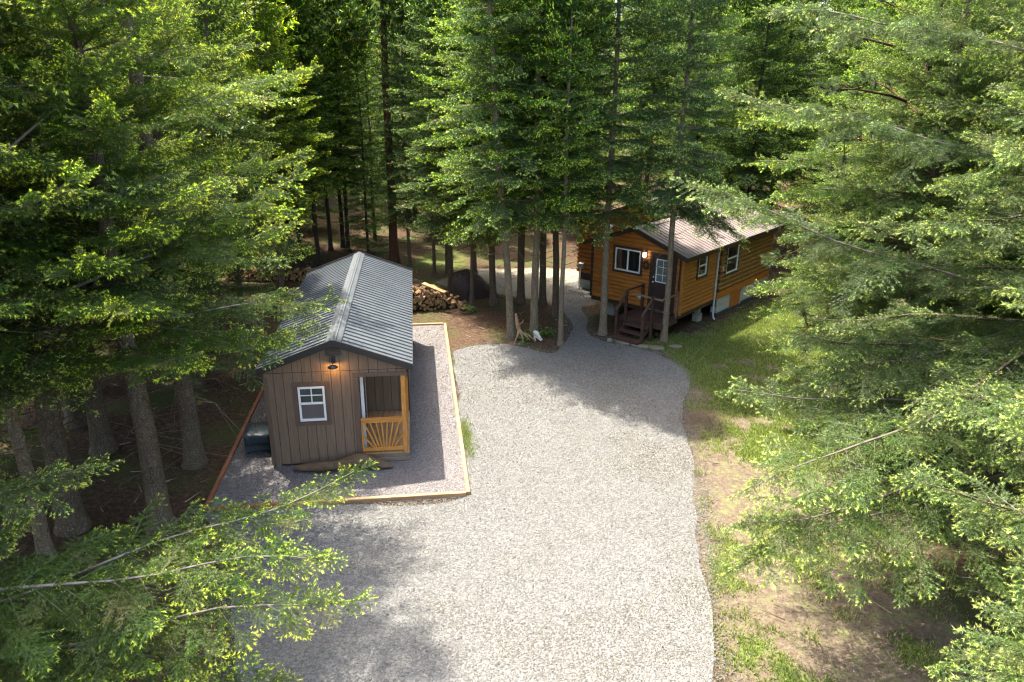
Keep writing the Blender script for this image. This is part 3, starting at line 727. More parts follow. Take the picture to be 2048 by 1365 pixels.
pl = bpy.data.lights.new('lamp_light', 'POINT'); pl.energy = 2.2; pl.color = (1, .55, .16); pl.shadow_soft_size = .05
po = bpy.data.objects.new('lamp_light', pl); COL.objects.link(po); po.parent = lp; po.location = (LX, -.19, LZ - .045)

# porch
pf = MB()
for k in range(8): pf.box(-1.055 + k * .132, -1.055 + k * .132 + .126, -.01, 2.27, .225, .26, bev=.004)
pf.build('porch_floor', M['plank'], shed)
sk = MB(); sk.box(-1.06, .0, .0, .04, .14, .222, bev=.006); sk.box(-1.3, .02, -.02, .03, .045, .135, bev=.006); sk.box(-.04, .0, .05, 2.28, .10, .222)
for a in (-W + .12, -1.9, -.9, -.12): sk.box(a - .06, a + .06, .01, L - .05, -.01, .10, bev=.01)
sk.build('skid', M['grey_timber'], shed)
ps = MB(); ps.box(-.135, -.045, .005, .095, .261, 2.149, bev=.006); ps.build('post', M['cedar'], shed)
ps = MB(); ps.box(-.115, -.025, 2.17, 2.26, .261, 2.10, bev=.006); ps.build('post', M['cedar'], shed)
rl = empty('railing', (0, 0, 0)); rl.parent = shed
rb = MB(); rb.box(-1.055, -.14, .012, .05, 1.01, 1.10, bev=.004); rb.box(-1.055, -.14, -.02, .075, 1.101, 1.122, bev=.004); rb.build('top_rail', M['cedar_h'], rl)
rb = MB(); rb.box(-1.055, -.14, .012, .05, .30, .39, bev=.004); rb.build('bottom_rail', M['cedar_h'], rl)
rb = MB(); rb.box(-1.055, -1.018, .013, .049, .391, 1.009); rb.build('side_rail', M['cedar'], rl)
ra = lambda x: -1.04 + (x - 970) / 355 * .93
for xt, xb in ((990, 1085), (1040, 1110), (1092, 1132), (1138, 1150), (1187, 1168), (1236, 1190), (1290, 1215)):
    rb = MB(); rb.bar((ra(xb), .031, .385), (ra(xt), .031, 1.015), .03, .042, up=(0, 1, 0)); rb.build('ray', M['cedar'], rl)
for p, q in (((-1.02, .031, .68), (ra(1068), .031, .385)), ((-.14, .031, .70), (ra(1235), .031, .385))):
    rb = MB(); rb.bar(p, q, .03, .042, up=(0, 1, 0)); rb.build('ray', M['cedar'], rl)
dr = MB(); dr.box(-1.045, -1.01, .35, 1.25, .28, 2.06); dj = dr.build('door', mat_simple('dark_door', (.05, .035, .028), .5), shed)
dr = MB(); dr.box(-1.045, -.975, .26, .345, .265, 2.12, bev=.004); dr.box(-1.045, -.1e1 - .005, 1.255, 1.30, .265, 2.12); dr.box(-1.045, -.976, .346, 1.254, 2.065, 2.14)
dr.build('door_frame', M['vinyl'], dj)
dr = MB(); dr.tube([(-1.01, .45, 1.05), (-.955, .45, 1.05)], [.02, .028], 8); dr.build('handle', mat_simple('steel', (.5, .5, .5), .3, .1, 3, .5, metal=.9), dj)

# ------------------------------------------------------------------ log cabin
def mat_log(name, col, var=.35, rough=.55, grain=(1.0, 1.0, 14)):
    t = NT(name); n = t.noise(t.mapped(grain), 2.2, 8, .7, .5); n2 = t.noise(t.mapped((.6, .6, 5.5)), 1.3, 3); n3 = t.noise(t.tex(), 7, 4)
    c = t.ramp(n, [(.3, hue(col, 1 - var)), (.5, col), (.75, hue(col, 1 + var))])
    c = t.mix(t.ramp(n2, [(.35, (0, 0, 0)), (.7, (.7, .7, .7))]), c, hue(col, .6))
    c = t.mix(t.ramp(n3, [(.66, (0, 0, 0)), (.72, (.5, .5, .5))]), c, hue(col, .45))
    t.set(c, rough, .4); t.bump(n, .2, .008); return t.m
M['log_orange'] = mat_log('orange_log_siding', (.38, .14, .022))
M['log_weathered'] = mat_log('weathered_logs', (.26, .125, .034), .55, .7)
M['trim_dark'] = mat_simple('dark_brown_trim', (.035, .020, .014), .55, .25, 8, .4)
M['fascia_board'] = mat_wood('orange_skirt_board', (.40, .13, .022), (1, 1, 14), .25, .5)
M['step_wood'] = mat_wood('dark_red_stain', (.068, .036, .025), (1.5, 20, 20), .35, .55, bump=.1)
t = NT('brown_metal_roof'); n = t.noise(t.tex(), 1.6, 4)
t.set(t.ramp(n, [(.3, (.21, .165, .15)), (.7, (.28, .225, .205))]), .42, .6, .35); M['brown_roof'] = t.m
def mat_block():
    t = NT('concrete_block'); v = t.n('CombineXYZ', ins={0: t.math('ADD', t.n('SeparateXYZ', ins={0: t.tex()}).outputs[0], t.n('SeparateXYZ', ins={0: t.tex()}).outputs[1]), 1: t.n('SeparateXYZ', ins={0: t.tex()}).outputs[2], 2: 0.0}).outputs[0]
    br = t.n('TexBrick', ins={'Vector': v, 'Scale': 1.0, 'Mortar Size': .008, 'Mortar Smooth': .3, 'Brick Width': .40, 'Row Height': .20, 'Color1': (.34, .35, .30, 1), 'Color2': (.41, .41, .36, 1), 'Mortar': (.27, .27, .24, 1)})
    n = t.noise(t.tex(), 14, 5); c = t.mix(.35, br.outputs[0], t.ramp(n, [(.3, (.2, .2, .18)), (.7, (.5, .5, .45))]), 'SOFT_LIGHT')
    t.set(c, .9, .2); t.bump(t.math('SUBTRACT', n, t.math('MULTIPLY', br.outputs[1], 1.5)), .5, .01); return t.m
M['block'] = mat_block()
M['concrete'] = mat_simple('concrete', (.24, .235, .20), .9, .25, 9, .2, .3)
M['tar'] = mat_simple('dark_damp_proofing', (.035, .04, .045), .6, .3, 5)

cab = empty('log_cabin', (CX, CY, 0), CYAW, 'orange log sided cabin with brown metal roof and dark trimmed windows', 'cabin')
AW, AD, MD, MW, ZF = 3.70, 2.71, 7.62, 6.28, .745
ZCE, ZCR, OC = 2.81, 3.575, .24
sl = (ZCR - ZCE) / (AW / 2 + OC)
topA = lambda a: ZCR - sl * abs(a + AW / 2) - .06
ZMR = ZCE + sl * (MW / 2 + OC); topM = lambda a: ZMR - sl * abs(a + MW / 2) - .06

def logs(mb, P, d, lo, hi, z0, z1, pitch, bulge, holes, nrm, ztop=None, rnd=False, seg=7):
    z = z0; rs = np.random.default_rng(int(abs(lo * 100) + abs(z0 * 77)) % 999)
    while z < z1 - .03:
        zz = min(z + pitch, z1); l, h = lo, hi
        if ztop is not None:
            xs = np.linspace(lo, hi, 200); ok = xs[[ztop(x) > z + pitch * .55 for x in xs]]
            if len(ok) < 4: break
            l, h = ok[0], ok[-1]
        sp = [(l, h)]
        for H in holes:
            if H[2] < zz - .01 and H[3] > z + .01:
                sp = [q for a, b in sp for q in ((a, min(b, H[0])), (max(a, H[1]), b)) if q[1] - q[0] > .01]
        k = 6; j = rs.uniform(-.004, .004)
        for a, b in sp:
            pr = []
            for i in range(k + 1):
                f = i / k; bb = bulge * ((1 - (2 * f - 1) ** 2) ** (.5 if rnd else .42)) if 0 < f < 1 else 0
                pr.append((bb + j * (0 < f < 1), z + (zz - z) * f))
            vs = [(P[0] + d[0] * u + nrm[0] * o, P[1] + d[1] * u + nrm[1] * o, q) for u in (a, b) for o, q in pr]
            mb.mesh(vs, [(i, i + 1, k + 2 + i, k + 1 + i) for i in range(k)], 0, True)
            mb.poly(vs[:k + 1]); mb.poly(vs[k + 1:])
        z += pitch
Wf = (-2.70, -1.65, 1.93, 2.74); Df = (-1.19, -.30, .76, 2.70)
Ws = (1.03, 1.66, 1.90, 2.66); Wm = (3.30, 4.28, 1.58, 2.72)
lg = MB()
logs(lg, (0, 0), (1, 0), -AW + .02, -.02, ZF, 3.6, .142, .030, [Wf, Df], (0, -1), topA)
logs(lg, (0, 0), (0, 1), .02, AD, ZF, 2.86, .142, .030, [Ws], (1, 0))
logs(lg, (-AW, 0), (0, 1), .02, AD, ZF, 2.86, .142, .030, [], (-1, 0))
lw = lg.build('wall', M['log_orange'], cab)
co = MB()                                                                     # solid core behind the log faces
co.box(-AW + .03, -.03, .025, AD, ZF - .02, 2.86); co.mesh([(-AW + .04, .02, 2.8), (-.04, .02, 2.8), (-AW / 2, .02, ZCR - .08), (-AW + .04, AD, 2.8), (-.04, AD, 2.8), (-AW / 2, AD, ZCR - .08)], [(0, 1, 2), (3, 5, 4), (0, 2, 5, 3), (1, 4, 5, 2)])
co.build('wall_core', M['trim_dark'], lw)
lg = MB()
logs(lg, (0, AD), (1, 0), -MW, -AW - .03, .72, 4.2, .175, .060, [], (0, -1), topM, True)
logs(lg, (0, AD + .01), (1, 0), -AW, -.06, 2.86, 4.2, .175, .060, [], (0, -1), topM, True)
logs(lg, (-MW, AD), (0, 1), .0, MD - AD, .72, 2.86, .175, .060, [], (-1, 0), None, True); logs(lg, (0, MD), (1, 0), -MW, 0, .72, 4.2, .175, .06, [], (0, 1), topM, True)
lg.build('wall', M['log_orange'], cab)
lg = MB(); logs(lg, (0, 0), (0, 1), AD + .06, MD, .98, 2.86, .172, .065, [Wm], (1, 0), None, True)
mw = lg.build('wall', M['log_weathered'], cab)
co = MB(); co.box(-MW + .03, -.03, AD + .06, MD - .03, .40, 2.86); co.mesh([(-MW + .04, AD + .06, 2.8), (-.04, AD + .06, 2.8), (-MW / 2, AD + .06, ZMR - .08), (-MW + .04, MD - .03, 2.8), (-.04, MD - .03, 2.8), (-MW / 2, MD - .03, ZMR - .08)], [(0, 1, 2), (3, 5, 4), (0, 2, 5, 3), (1, 4, 5, 2)])
co.build('wall_core', M['trim_dark'], mw)
# interlocked log ends at the corner between the two wings
z = .98
for k in range(11):
    if k % 2 == 0: le = MB(); le.box(.0, .085, AD + .02, AD + .13, z + .015, z + .157, bev=.03); le.build('log_end', M['trim_dark'], mw)
    z += .172
sb = MB(); sb.box(.001, .045, AD + .03, MD, .705, .972, bev=.004); sb.build('skirt_board', M['fascia_board'], cab)
ct = MB(); ct.box(-.05, .042, -.042, .05, ZF - .01, 2.80, bev=.004); ct.build('corner_post', M['log_orange'], cab)
ct = MB(); ct.box(-AW - .04, -AW + .06, -.045, .05, ZF - .01, 2.80, bev=.004); ct.build('corner_post', M['trim_dark'], cab); ct = MB(); ct.box(-.135, -.055, -.040, -.002, ZF, 2.80); ct.build('corner_post', M['trim_dark'], cab)

# roof: ribbed metal over both wings
rf = MB()
def slope_rows(mb, aR_, zR_, aE, zE, b0, b1): roof_sheet(mb, aR_, zR_, aE, zE, b0, b1, .23, .022)
slope_rows(rf, -AW / 2, ZCR, OC, ZCE, -.28, AD + .3); slope_rows(rf, -AW / 2, ZCR, -AW - OC, ZCE, -.28, AD + .3)
slope_rows(rf, -MW / 2, ZMR + .006, OC, ZCE + .006, AD + .3, MD + .35)
slope_rows(rf, -MW / 2, ZMR + .006, -MW - OC, ZCE + .006, AD - .35, MD + .35)
slope_rows(rf, -MW / 2, ZMR + .006, -AW / 2 - .1, ZMR - sl * (MW / 2 - AW / 2 - .1) + .006, AD - .35, AD + .3)
cr = rf.build('roof', M['brown_roof'], cab, fix=False)
ft = MB()
for e, s in ((OC, 1), (-AW - OC, -1)): ft.bar((-AW / 2, -.285, ZCR - .055), (e, -.285, ZCE - .055), .035, .15)
ft.bar((OC + .012, -.30, ZCE - .06), (OC + .012, MD + .36, ZCE - .055), .022, .15); ft.bar((-AW - OC, -.28, ZCE - .06), (-AW - OC, AD, ZCE - .06), .022, .14)
ft.bar((-MW / 2, AD - .36, ZMR - .055), (-MW - OC, AD - .36, ZCE - .055), .035, .15); ft.bar((-MW / 2, AD - .36, ZMR - .055), (-AW / 2, AD - .36, ZMR - .055 - sl * (MW - AW) / 2), .035, .15)
ft.bar((-MW - OC, AD - .36, ZCE - .06), (-MW - OC, MD + .36, ZCE - .06), .022, .14)
ft.build('fascia', M['trim_dark'], cr)
dk = MB()
for e, s in ((OC, 1), (-AW - OC, -1)):
    dk.mesh([(-AW / 2, -.27, ZCR - .012), (e - s * .01, -.27, ZCE - .012), (e - s * .01, -.27, ZCE - .05), (-AW / 2, -.27, ZCR - .05), (-AW / 2, AD + .3, ZCR - .012), (e - s * .01, AD + .3, ZCE - .012), (e - s * .01, AD + .3, ZCE - .05), (-AW / 2, AD + .3, ZCR - .05)],
            [(0, 1, 2, 3), (4, 7, 6, 5), (0, 4, 5, 1), (1, 5, 6, 2), (2, 6, 7, 3)])
for e, s in ((OC, 1), (-MW - OC, -1)):
    y0 = AD + .31 if s == 1 else AD - .33
    dk.mesh([(-MW / 2, y0, ZMR - .010), (e - s * .012, y0, ZCE - .010), (e - s * .012, y0, ZCE - .05), (-MW / 2, y0, ZMR - .05), (-MW / 2, MD + .34, ZMR - .010), (e - s * .012, MD + .34, ZCE - .010), (e - s * .012, MD + .34, ZCE - .05), (-MW / 2, MD + .34, ZMR - .05)],
            [(0, 1, 2, 3), (4, 7, 6, 5), (0, 4, 5, 1), (1, 5, 6, 2), (2, 6, 7, 3)])
dk.build('roof_deck', M['trim_dark'], cr)
rc = MB()
for r0, zr_, y0, y1 in ((-AW / 2, ZCR, -.30, AD + .3), (-MW / 2, ZMR + .006, AD - .37, MD + .37)):
    for s in (1, -1): rc.poly([(r0, y0, zr_ + .034), (r0 + s * .16, y0, zr_ + .034 - sl * .16), (r0 + s * .16, y1, zr_ + .034 - sl * .16), (r0, y1, zr_ + .034)])
rc.build('ridge_cap', M['brown_roof'], cr, fix=False)
vp = MB(); vp.tube([(-3.44, .63, 2.95), (-3.44, .63, 3.30)], .06, 12); vp.tube([(-3.44, .63, 3.28), (-3.44, .63, 3.34), (-3.44, .63, 3.36)], [.11, .11, .03], 14)
vp.build('vent_pipe', mat_simple('galvanised', (.45, .5, .52), .35, .15, 6, .5, metal=.7), cr)

def cab_window(nm, axis, u0, u1, z0, z1, bar, off=.0):
    """axis 'f': on the front face (u = a, out = -b); 's': on the right face (u = b, out = +a)"""
    def B(mb, a, b, c, d, o0, o1, bev=.004):
        if axis == 'f': mb.box(a, b, -o1, -o0, c, d, bev=bev)
        else: mb.box(o0, o1, a, b, c, d, bev=bev)
    fr = MB(); f = .05
    B(fr, u0, u0 + f, z0, z1, .0, .05); B(fr, u1 - f, u1, z0, z1, .0, .05); B(fr, u0 + f, u1 - f, z0, z0 + f, .0, .05); B(fr, u0 + f, u1 - f, z1 - f, z1, .0, .05)
    if bar == 'v': m = (u0 + u1) / 2; B(fr, m - .028, m + .028, z0 + f, z1 - f, .0, .044)
    else: m = (z0 + z1) / 2 - .01; B(fr, u0 + f, u1 - f, m - .026, m + .026, .0, .044)
    o = fr.build('window', M['vinyl'], cab)
    tr = MB(); g = .085
    B(tr, u0 - g, u0 - .002, z0 - g, z1 + g, .0, .062); B(tr, u1 + .002, u1 + g, z0 - g, z1 + g, .0, .062); B(tr, u0 - .002, u1 + .002, z0 - g, z0 - .002, .0, .06); B(tr, u0 - .002, u1 + .002, z1 + .002, z1 + g, .0, .06)
    tr.build('window_trim', M['trim_dark'], o)
    gl = MB(); B(gl, u0 + .03, u1 - .03, z0 + .03, z1 - .03, .012, .018, 0); gl.build('pane', M['glass'], o)
    return o
cab_window('front', 'f', *Wf, 'v'); cab_window('side', 's', *Ws, 'h'); cab_window('main', 's', *Wm, 'h')

# door
dm = MB(); d0, d1, dz0, dz1 = Df; dm.box(d0 + .05, d1 - .05, -.03, .0, dz0 + .02, dz1 - .03); door = dm.build('door', mat_simple('dark_brown_door', (.032, .022, .018), .4, .15, 4, .5), cab)
dm = MB(); dm.box(d0 - .07, d0 + .045, -.055, .0, dz0, dz1 + .08, bev=.004); dm.box(d1 - .045, d1 + .07, -.055, .0, dz0, dz1 + .08, bev=.004); dm.box(d0 + .046, d1 - .046, -.053, .0, dz1 - .03, dz1 + .08, bev=.004); dm.build('door_frame', M['trim_dark'], door)
dm = MB(); g0, g1, h0, h1 = -1.02, -.47, 1.76, 2.58
for a, b, c, d in ((g0, g0 + .035, h0, h1), (g1 - .035, g1, h0, h1), (g0 + .035, g1 - .035, h0, h0 + .035), (g0 + .035, g1 - .035, h1 - .035, h1)): dm.box(a, b, -.042, -.028, c, d)
for k in (1, 2): dm.box(g0 + .035, g1 - .035, -.040, -.029, h0 + (h1 - h0) * k / 3 - .008, h0 + (h1 - h0) * k / 3 + .008)
dm.box((g0 + g1) / 2 - .008, (g0 + g1) / 2 + .008, -.0405, -.0285, h0 + .035, h1 - .035)
dm.build('glazing_bars', M['vinyl'], door)
dm = MB(); dm.box(g0 + .03, g1 - .03, -.034, -.030, h0 + .03, h1 - .03); dm.build('pane', mat_glass('door_pane', (.10, .13, .13), .15), door)
dm = MB(); dm.tube([(-1.09, -.03, 1.75), (-1.09, -.085, 1.75)], [.024, .03], 10); dm.build('handle', M['vinyl'], door); dm = MB(); dm.tube([(-1.09, -.03, 1.92), (-1.09, -.06, 1.92)], .024, 10); dm.build('lock', M['vinyl'], door)
dm = MB(); dm.box(d0 + .03, d1 - .03, -.10, -.005, dz0 - .03, dz0 + .015, bev=.005); dm.build('threshold', mat_simple('alu', (.5, .5, .5), .4, .1, 4, .5, metal=.8), door)

# porch lamp (lit), wreath, dryer cap
lm = MB(); lm.box(-1.50, -1.40, -.05, -.028, 2.55, 2.82, bev=.01); lm.bar((-1.45, -.04, 2.78), (-1.45, -.14, 2.78), .03, .03); lm.box(-1.505, -1.395, -.195, -.085, 2.755, 2.775, bev=.004)
ll = lm.build('porch_lamp', M['black_trim'], cab)
lm = MB(); lm.box(-1.495, -1.405, -.185, -.095, 2.58, 2.754, bev=.012)
t = NT('lit_lamp_glass'); t.set((1, .9, .75), .3); t.b.inputs['Emission Color'].default_value = (1, .80, .55, 1); t.b.inputs['Emission Strength'].default_value = 2.2
t.m.cycles.emission_sampling = 'NONE'; lm.build('lamp_glass', t.m, ll)
wr = MB(); rs = random.Random(5)
for k in range(150):
    a = rs.uniform(0, 2 * PI); r0 = rs.gauss(.10, .025); p = Vector((-1.41 + r0 * math.cos(a), -.05 - rs.uniform(0, .03), 2.30 + r0 * 1.25 * math.sin(a))); d = Vector((rs.gauss(0, 1), rs.gauss(0, .6), rs.gauss(0, 1))).normalized()
    s_ = d.orthogonal().normalized() * .012; wr.poly([p - s_, p + s_, p + d * .075])
wr.build('wreath', mat_simple('dark_twig_wreath', (.035, .025, .012), .9, .4, 30), cab, fix=False)
dc = MB(); dc.tube([(-1.57, -.02, 1.12), (-1.57, -.09, 1.12)], [.075, .07], 14); dc.box(-1.65, -1.49, -.035, -.025, 1.03, 1.21, bev=.01); dc.build('dryer_vent', mat_simple('pale_plastic', (.42, .48, .44), .5), cab)

# downspout, meter, foundations
ds = MB(); ds.tube([(.10, 2.50, 2.72), (.09, 2.50, 2.58), (.07, 2.50, 2.45), (.07, 2.50, .35), (.10, 2.49, .12), (.17, 2.46, .03)], .033, 10); ds.box(.0, .03, 2.44, 2.56, 2.50, 2.53); ds.box(.0, .03, 2.44, 2.56, 1.3, 1.33)
ds.build('downspout', mat_simple('grey_white_pipe', (.42, .45, .46), .4, .1, 4, .5), cab)
mt = MB(); mt.box(-6.13, -5.90, AD - .18, AD - .04, .92, 1.14, bev=.012); mb_ = mt.build('meter_box', mat_simple('grey_box', (.35, .35, .33), .5), cab)
mt = MB(); mt.tube([(-6.06, AD - .11, .93), (-6.06, AD - .11, .0)], .028, 8); mt.build('conduit', M['vinyl'], mb_)
eb = MB(); eb.box(.062, .10, 2.93, 3.02, 1.78, 1.93, bev=.006); eb.build('junction_box', mat_simple('tan_box', (.45, .36, .22), .6), cab)
fd = MB()
fd.box(-.22, .02, 2.90, 3.98, .02, .70); fd.box(-.22, .02, 5.02, MD - .02, .02, .70); fd.box(-MW + .05, -.24, MD - .25, MD - .03, .02, .70); fd.box(-MW, -MW + .2, AD + .1, MD - .26, .02, .70); fd.box(-MW + .21, -AW - .1, AD + .1, AD + .3, .02, .70)
fo = fd.build('foundation', M['block'], cab)
fd = MB(); fd.box(-.23, .045, 2.88, 3.975, -.06, .15, bev=.02); fd.box(-.23, .045, 5.025, MD, -.06, .15, bev=.02); fd.box(-.22, .03, 3.99, 5.01, -.06, .06); fd.build('footing', M['tar'], fo)
fd = MB(); fd.box(-.05, -.01, 3.985, 5.015, .07, .70); fd.build('hatch', M['fascia_board'], fo)
pi = MB(); pi.box(-3.25, -2.95, .45, .75, -.05, .30, bev=.01); pi.box(-3.2, -3.0, .5, .7, .30, ZF - .02); pi.build('pier', M['concrete'], cab)
pi = MB(); pi.box(-.45, -.2, 1.9, 2.2, -.05, .28, bev=.01); pi.box(-.40, -.25, 1.95, 2.15, .28, ZF - .02); pi.build('pier', M['concrete'], cab)
fl = MB(); fl.box(-AW + .02, -.02, .0, AD, ZF - .14, ZF - .025); fl.build('floor_frame', M['trim_dark'], cab)

# ------------------------------------------------------------------ entry steps
st = empty('entry_steps', (CX, CY, 0), CYAW, 'dark red stained wooden porch with four steps and handrails at cabin door', 'steps')
dkm = MB()
for k in range(8): dkm.box(-1.72, -.06, -1.10 + k * .135, -1.10 + k * .135 + .129, .625, .66, bev=.004)
dkm.build('deck', M['step_wood'], st)
rm = MB(); rm.box(-1.72, -.05, -1.115, -1.08, .46, .622, bev=.004); rm.box(-.085, -.05, -1.079, -.045, .46, .622, bev=.004); rm.box(-1.72, -1.685, -1.079, -.045, .46, .622, bev=.004); rm.build('rim_joist', M['step_wood'], st)
for k, (b_, z) in enumerate(((-1.38, .49), (-1.66, .325), (-1.94, .165))):
    s_ = MB(); wdt = 0 if k < 2 else .06
    s_.box(-1.40 - wdt, -.46 + wdt, b_ - .02, b_ + .275, z - .042, z, bev=.006)
    if k == 2: s_.box(-1.45, -.41, b_ - .025, b_ + .012, -.02, z - .043, bev=.004); s_.box(-.44, -.405, b_ + .013, b_ + .29, -.02, z - .043); s_.box(-1.455, -1.42, b_ + .013, b_ + .29, -.02, z - .043)
    s_.build('step', M['step_wood'], st)
for a in (-1.36, -.50):
    s_ = MB(); s_.mesh([(a - .02, -1.10, .60), (a - .02, -1.95, .05), (a - .02, -1.75, .0), (a - .02, -1.10, .40), (a + .02, -1.10, .60), (a + .02, -1.95, .05), (a + .02, -1.75, .0), (a + .02, -1.10, .40)], [(0, 1, 2, 3), (4, 7, 6, 5), (0, 4, 5, 1), (1, 5, 6, 2), (2, 6, 7, 3), (3, 7, 4, 0)]); s_.build('stringer', M['step_wood'], st)
def post(a, b, z0, z1): p = MB(); p.box(a - .045, a + .045, b - .045, b + .045, z0, z1, bev=.006); return p.build('post', M['step_wood'], st)
post(-1.44, -1.72, .0, 1.05); post(-.42, -1.72, .0, 1.05); post(-1.44, -1.16, .0, 1.62); post(-.42, -1.16, .0, 1.55); post(-1.44, -.10, .66, 1.62); post(-1.66, -1.05, .0, .62)
p = MB(); p.box(-.12, -.05, -.12, -.05, .66, 1.58, bev=.004); p.build('post', M['grey_timber'], st)
pp = MB(); pp.tube([(-.20, -.55, -.05), (-.20, -.55, .46)], .09, 12); pp.build('pier', M['concrete'], st)
def rail(p, q, m='step_wood'): b = MB(); b.bar(p, q, .09, .04, bev=.006); b.build('handrail', M[m], st)
rail((-1.44, -1.80, 1.02), (-1.44, -1.10, 1.60)); rail((-.42, -1.80, 1.02), (-.42, -1.10, 1.56)); rail((-1.44, -1.10, 1.60), (-1.44, -.06, 1.58))
b = MB(); b.bar((-1.15, -1.16, 1.54), (-.05, -1.14, 1.50), .05, .05); b.bar((-.10, -1.14, 1.50), (-.085, -.09, 1.50), .05, .05); b.build('handrail', M['grey_timber'], st)
b = MB(); b.bar((-.42, -1.16, .72), (-.42, -1.16, .72001), .01, .01) if False else b.bar((-.42, -1.10, 1.08), (-.085, -1.09, 1.08), .04, .06); b.build('handrail', M['step_wood'], st)

# ------------------------------------------------------------------ things lying about
def rough_tube(pts, rad, n, seed, amp=.18, flat=1.0, name='x', mat=None, label=None, cat=None):
    rs = random.Random(seed); mb = MB(); mb.tube(pts, rad, n)
    z0 = min(p[2] for p in mb.v)
    out = []
    for i, p in enumerate(mb.v):
        rr = random.Random(int(round(p[0] * 1e4)) * 7 + int(round(p[1] * 1e4)) * 13 + int(round(p[2] * 1e4)) + seed)
        k = i // n if i < n * len(pts) else (0 if i < n * len(pts) + n else len(pts) - 1)
        c = Vector(pts[k]); d = Vector(p) - c; d *= 1 + rr.uniform(-amp, amp); d.z *= flat; out.append(tuple(c + d))
    mb.v = out; o = mb.build(name, mat); o['label'] = label; o['category'] = cat; return o
M['driftwood'] = mat_wood('driftwood', (.105, .07, .037), (1.2, 16, 16), .5, .85, bump=.5)
lp_ = [(-2.55, -.24, .09), (-2.35, -.27, .10), (-2.1, -.30, .12), (-1.85, -.32, .13), (-1.6, -.30, .13), (-1.38, -.30, .16), (-1.2, -.27, .19), (-1.02, -.26, .18), (-.85, -.30, .14), (-.65, -.32, .10), (-.5, -.34, .07), (-.38, -.35, .05)]
lr = [.06, .09, .12, .13, .12, .15, .19, .18, .14, .10, .07, .03]
dl = rough_tube([(*shed_xy(a, b), z + .035) for a, b, z in lp_], lr, 14, 3, .2, .9, 'driftwood_log', M['driftwood'], 'weathered brown driftwood log lying along the front of the shed', 'log')

# covered wheeled machine left of the shed
mo = empty('covered_generator', (-5.95, 15.33, .035), SYAW + .03, 'dark teal fabric cover over a small wheeled generator left of the shed', 'generator'); mo.scale = (.9, .9, .9)
cv = MB(); nu, nv = 40, 22; rs = np.random.default_rng(9)
ph = rs.uniform(0, 6, 12)
for j in range(nv + 1):
    for i in range(nu):
        a = 2 * PI * i / nu; f = j / nv
        e = .28; cx_, sx_ = math.cos(a), math.sin(a); sq = lambda v, p: math.copysign(abs(v) ** p, v)
        if f < .62: z = .12 + (.50 - .12) * f / .62; k = 1.03 - .06 * f
        else: g = (f - .62) / .38; z = .50 + .09 * math.sin(g * PI / 2) ** .7; k = (1.03 - .06 * .62) * max(0.0, 1 - g ** 2.2)
        fold = (.022 * math.sin(a * 5 + ph[0] + 3 * f) + .014 * math.sin(a * 11 + ph[1] - 5 * f) + .008 * math.sin(a * 19 + ph[2] + 9 * f)) * (1 - .5 * f)
        x = .33 * sq(cx_, e) * k + cx_ * fold; y = .37 * sq(sx_, e) * k + sx_ * fold
        z += .03 * math.cos(a * 2 + 1) * (1 - f) * .6 + .012 * math.sin(7 * x + 3 * y + 2) + .035 * (y / .37) * f - .03 * (x / .33) * f
        cv.v.append((x, y, z))
for j in range(nv):
    for i in range(nu): cv.f.append((j * nu + i, j * nu + (i + 1) % nu, (j + 1) * nu + (i + 1) % nu, (j + 1) * nu + i)); cv.m.append(0); cv.sm.append(True)
t = NT('teal_cover'); n = t.noise(t.tex(), 7, 5); t.set(t.ramp(n, [(.3, (.008, .020, .026)), (.7, (.014, .034, .042))]), .42, .5); t.bump(n, .35, .03)
cover = cv.build('cover', t.m, mo)
fc = bpy.data.curves.new('lettering', 'FONT'); fc.body = 'CHAMPION'; fc.size = .12; fc.extrude = .003; fc.align_x = 'CENTER'
tmp = bpy.data.objects.new('tmp', fc); COL.objects.link(tmp); dg = bpy.context.evaluated_depsgraph_get(); lm_ = bpy.data.meshes.new_from_object(tmp.evaluated_get(dg)); bpy.data.objects.remove(tmp)
lo = link('lettering', lm_, mat_simple('black_print', (.004, .005, .005), .6), cover); lo.location = (0, -.412, .27); lo.rotation_euler = (PI / 2 + .08, 0, 0)
M['rubber'] = mat_simple('black_rubber', (.012, .012, .012), .7)
for sx in (-1, 1):
    for sy, r_ in ((-1, .085), (1, .10)):
        wb = MB(); wb.tube([(sx * .27 - .035, sy * .27, r_), (sx * .27 + .035, sy * .27, r_)], r_, 18); wb.build('wheel', M['rubber'], mo)
cb = MB(); cb.box(-.23, .23, -.28, .30, .10, .20, bev=.02); cb.bar((-.2, -.30, .14), (.2, -.30, .14), .03, .03); cb.build('chassis', M['black_trim'], mo)
for sx in (-1, 1):
    cb = MB(); cb.bar((sx * .07, -.325, .17), (sx * .16, -.32, .13), .03, .03); cb.build('foot', mat_simple('yellow_plastic', (.45, .33, .03), .5), mo)

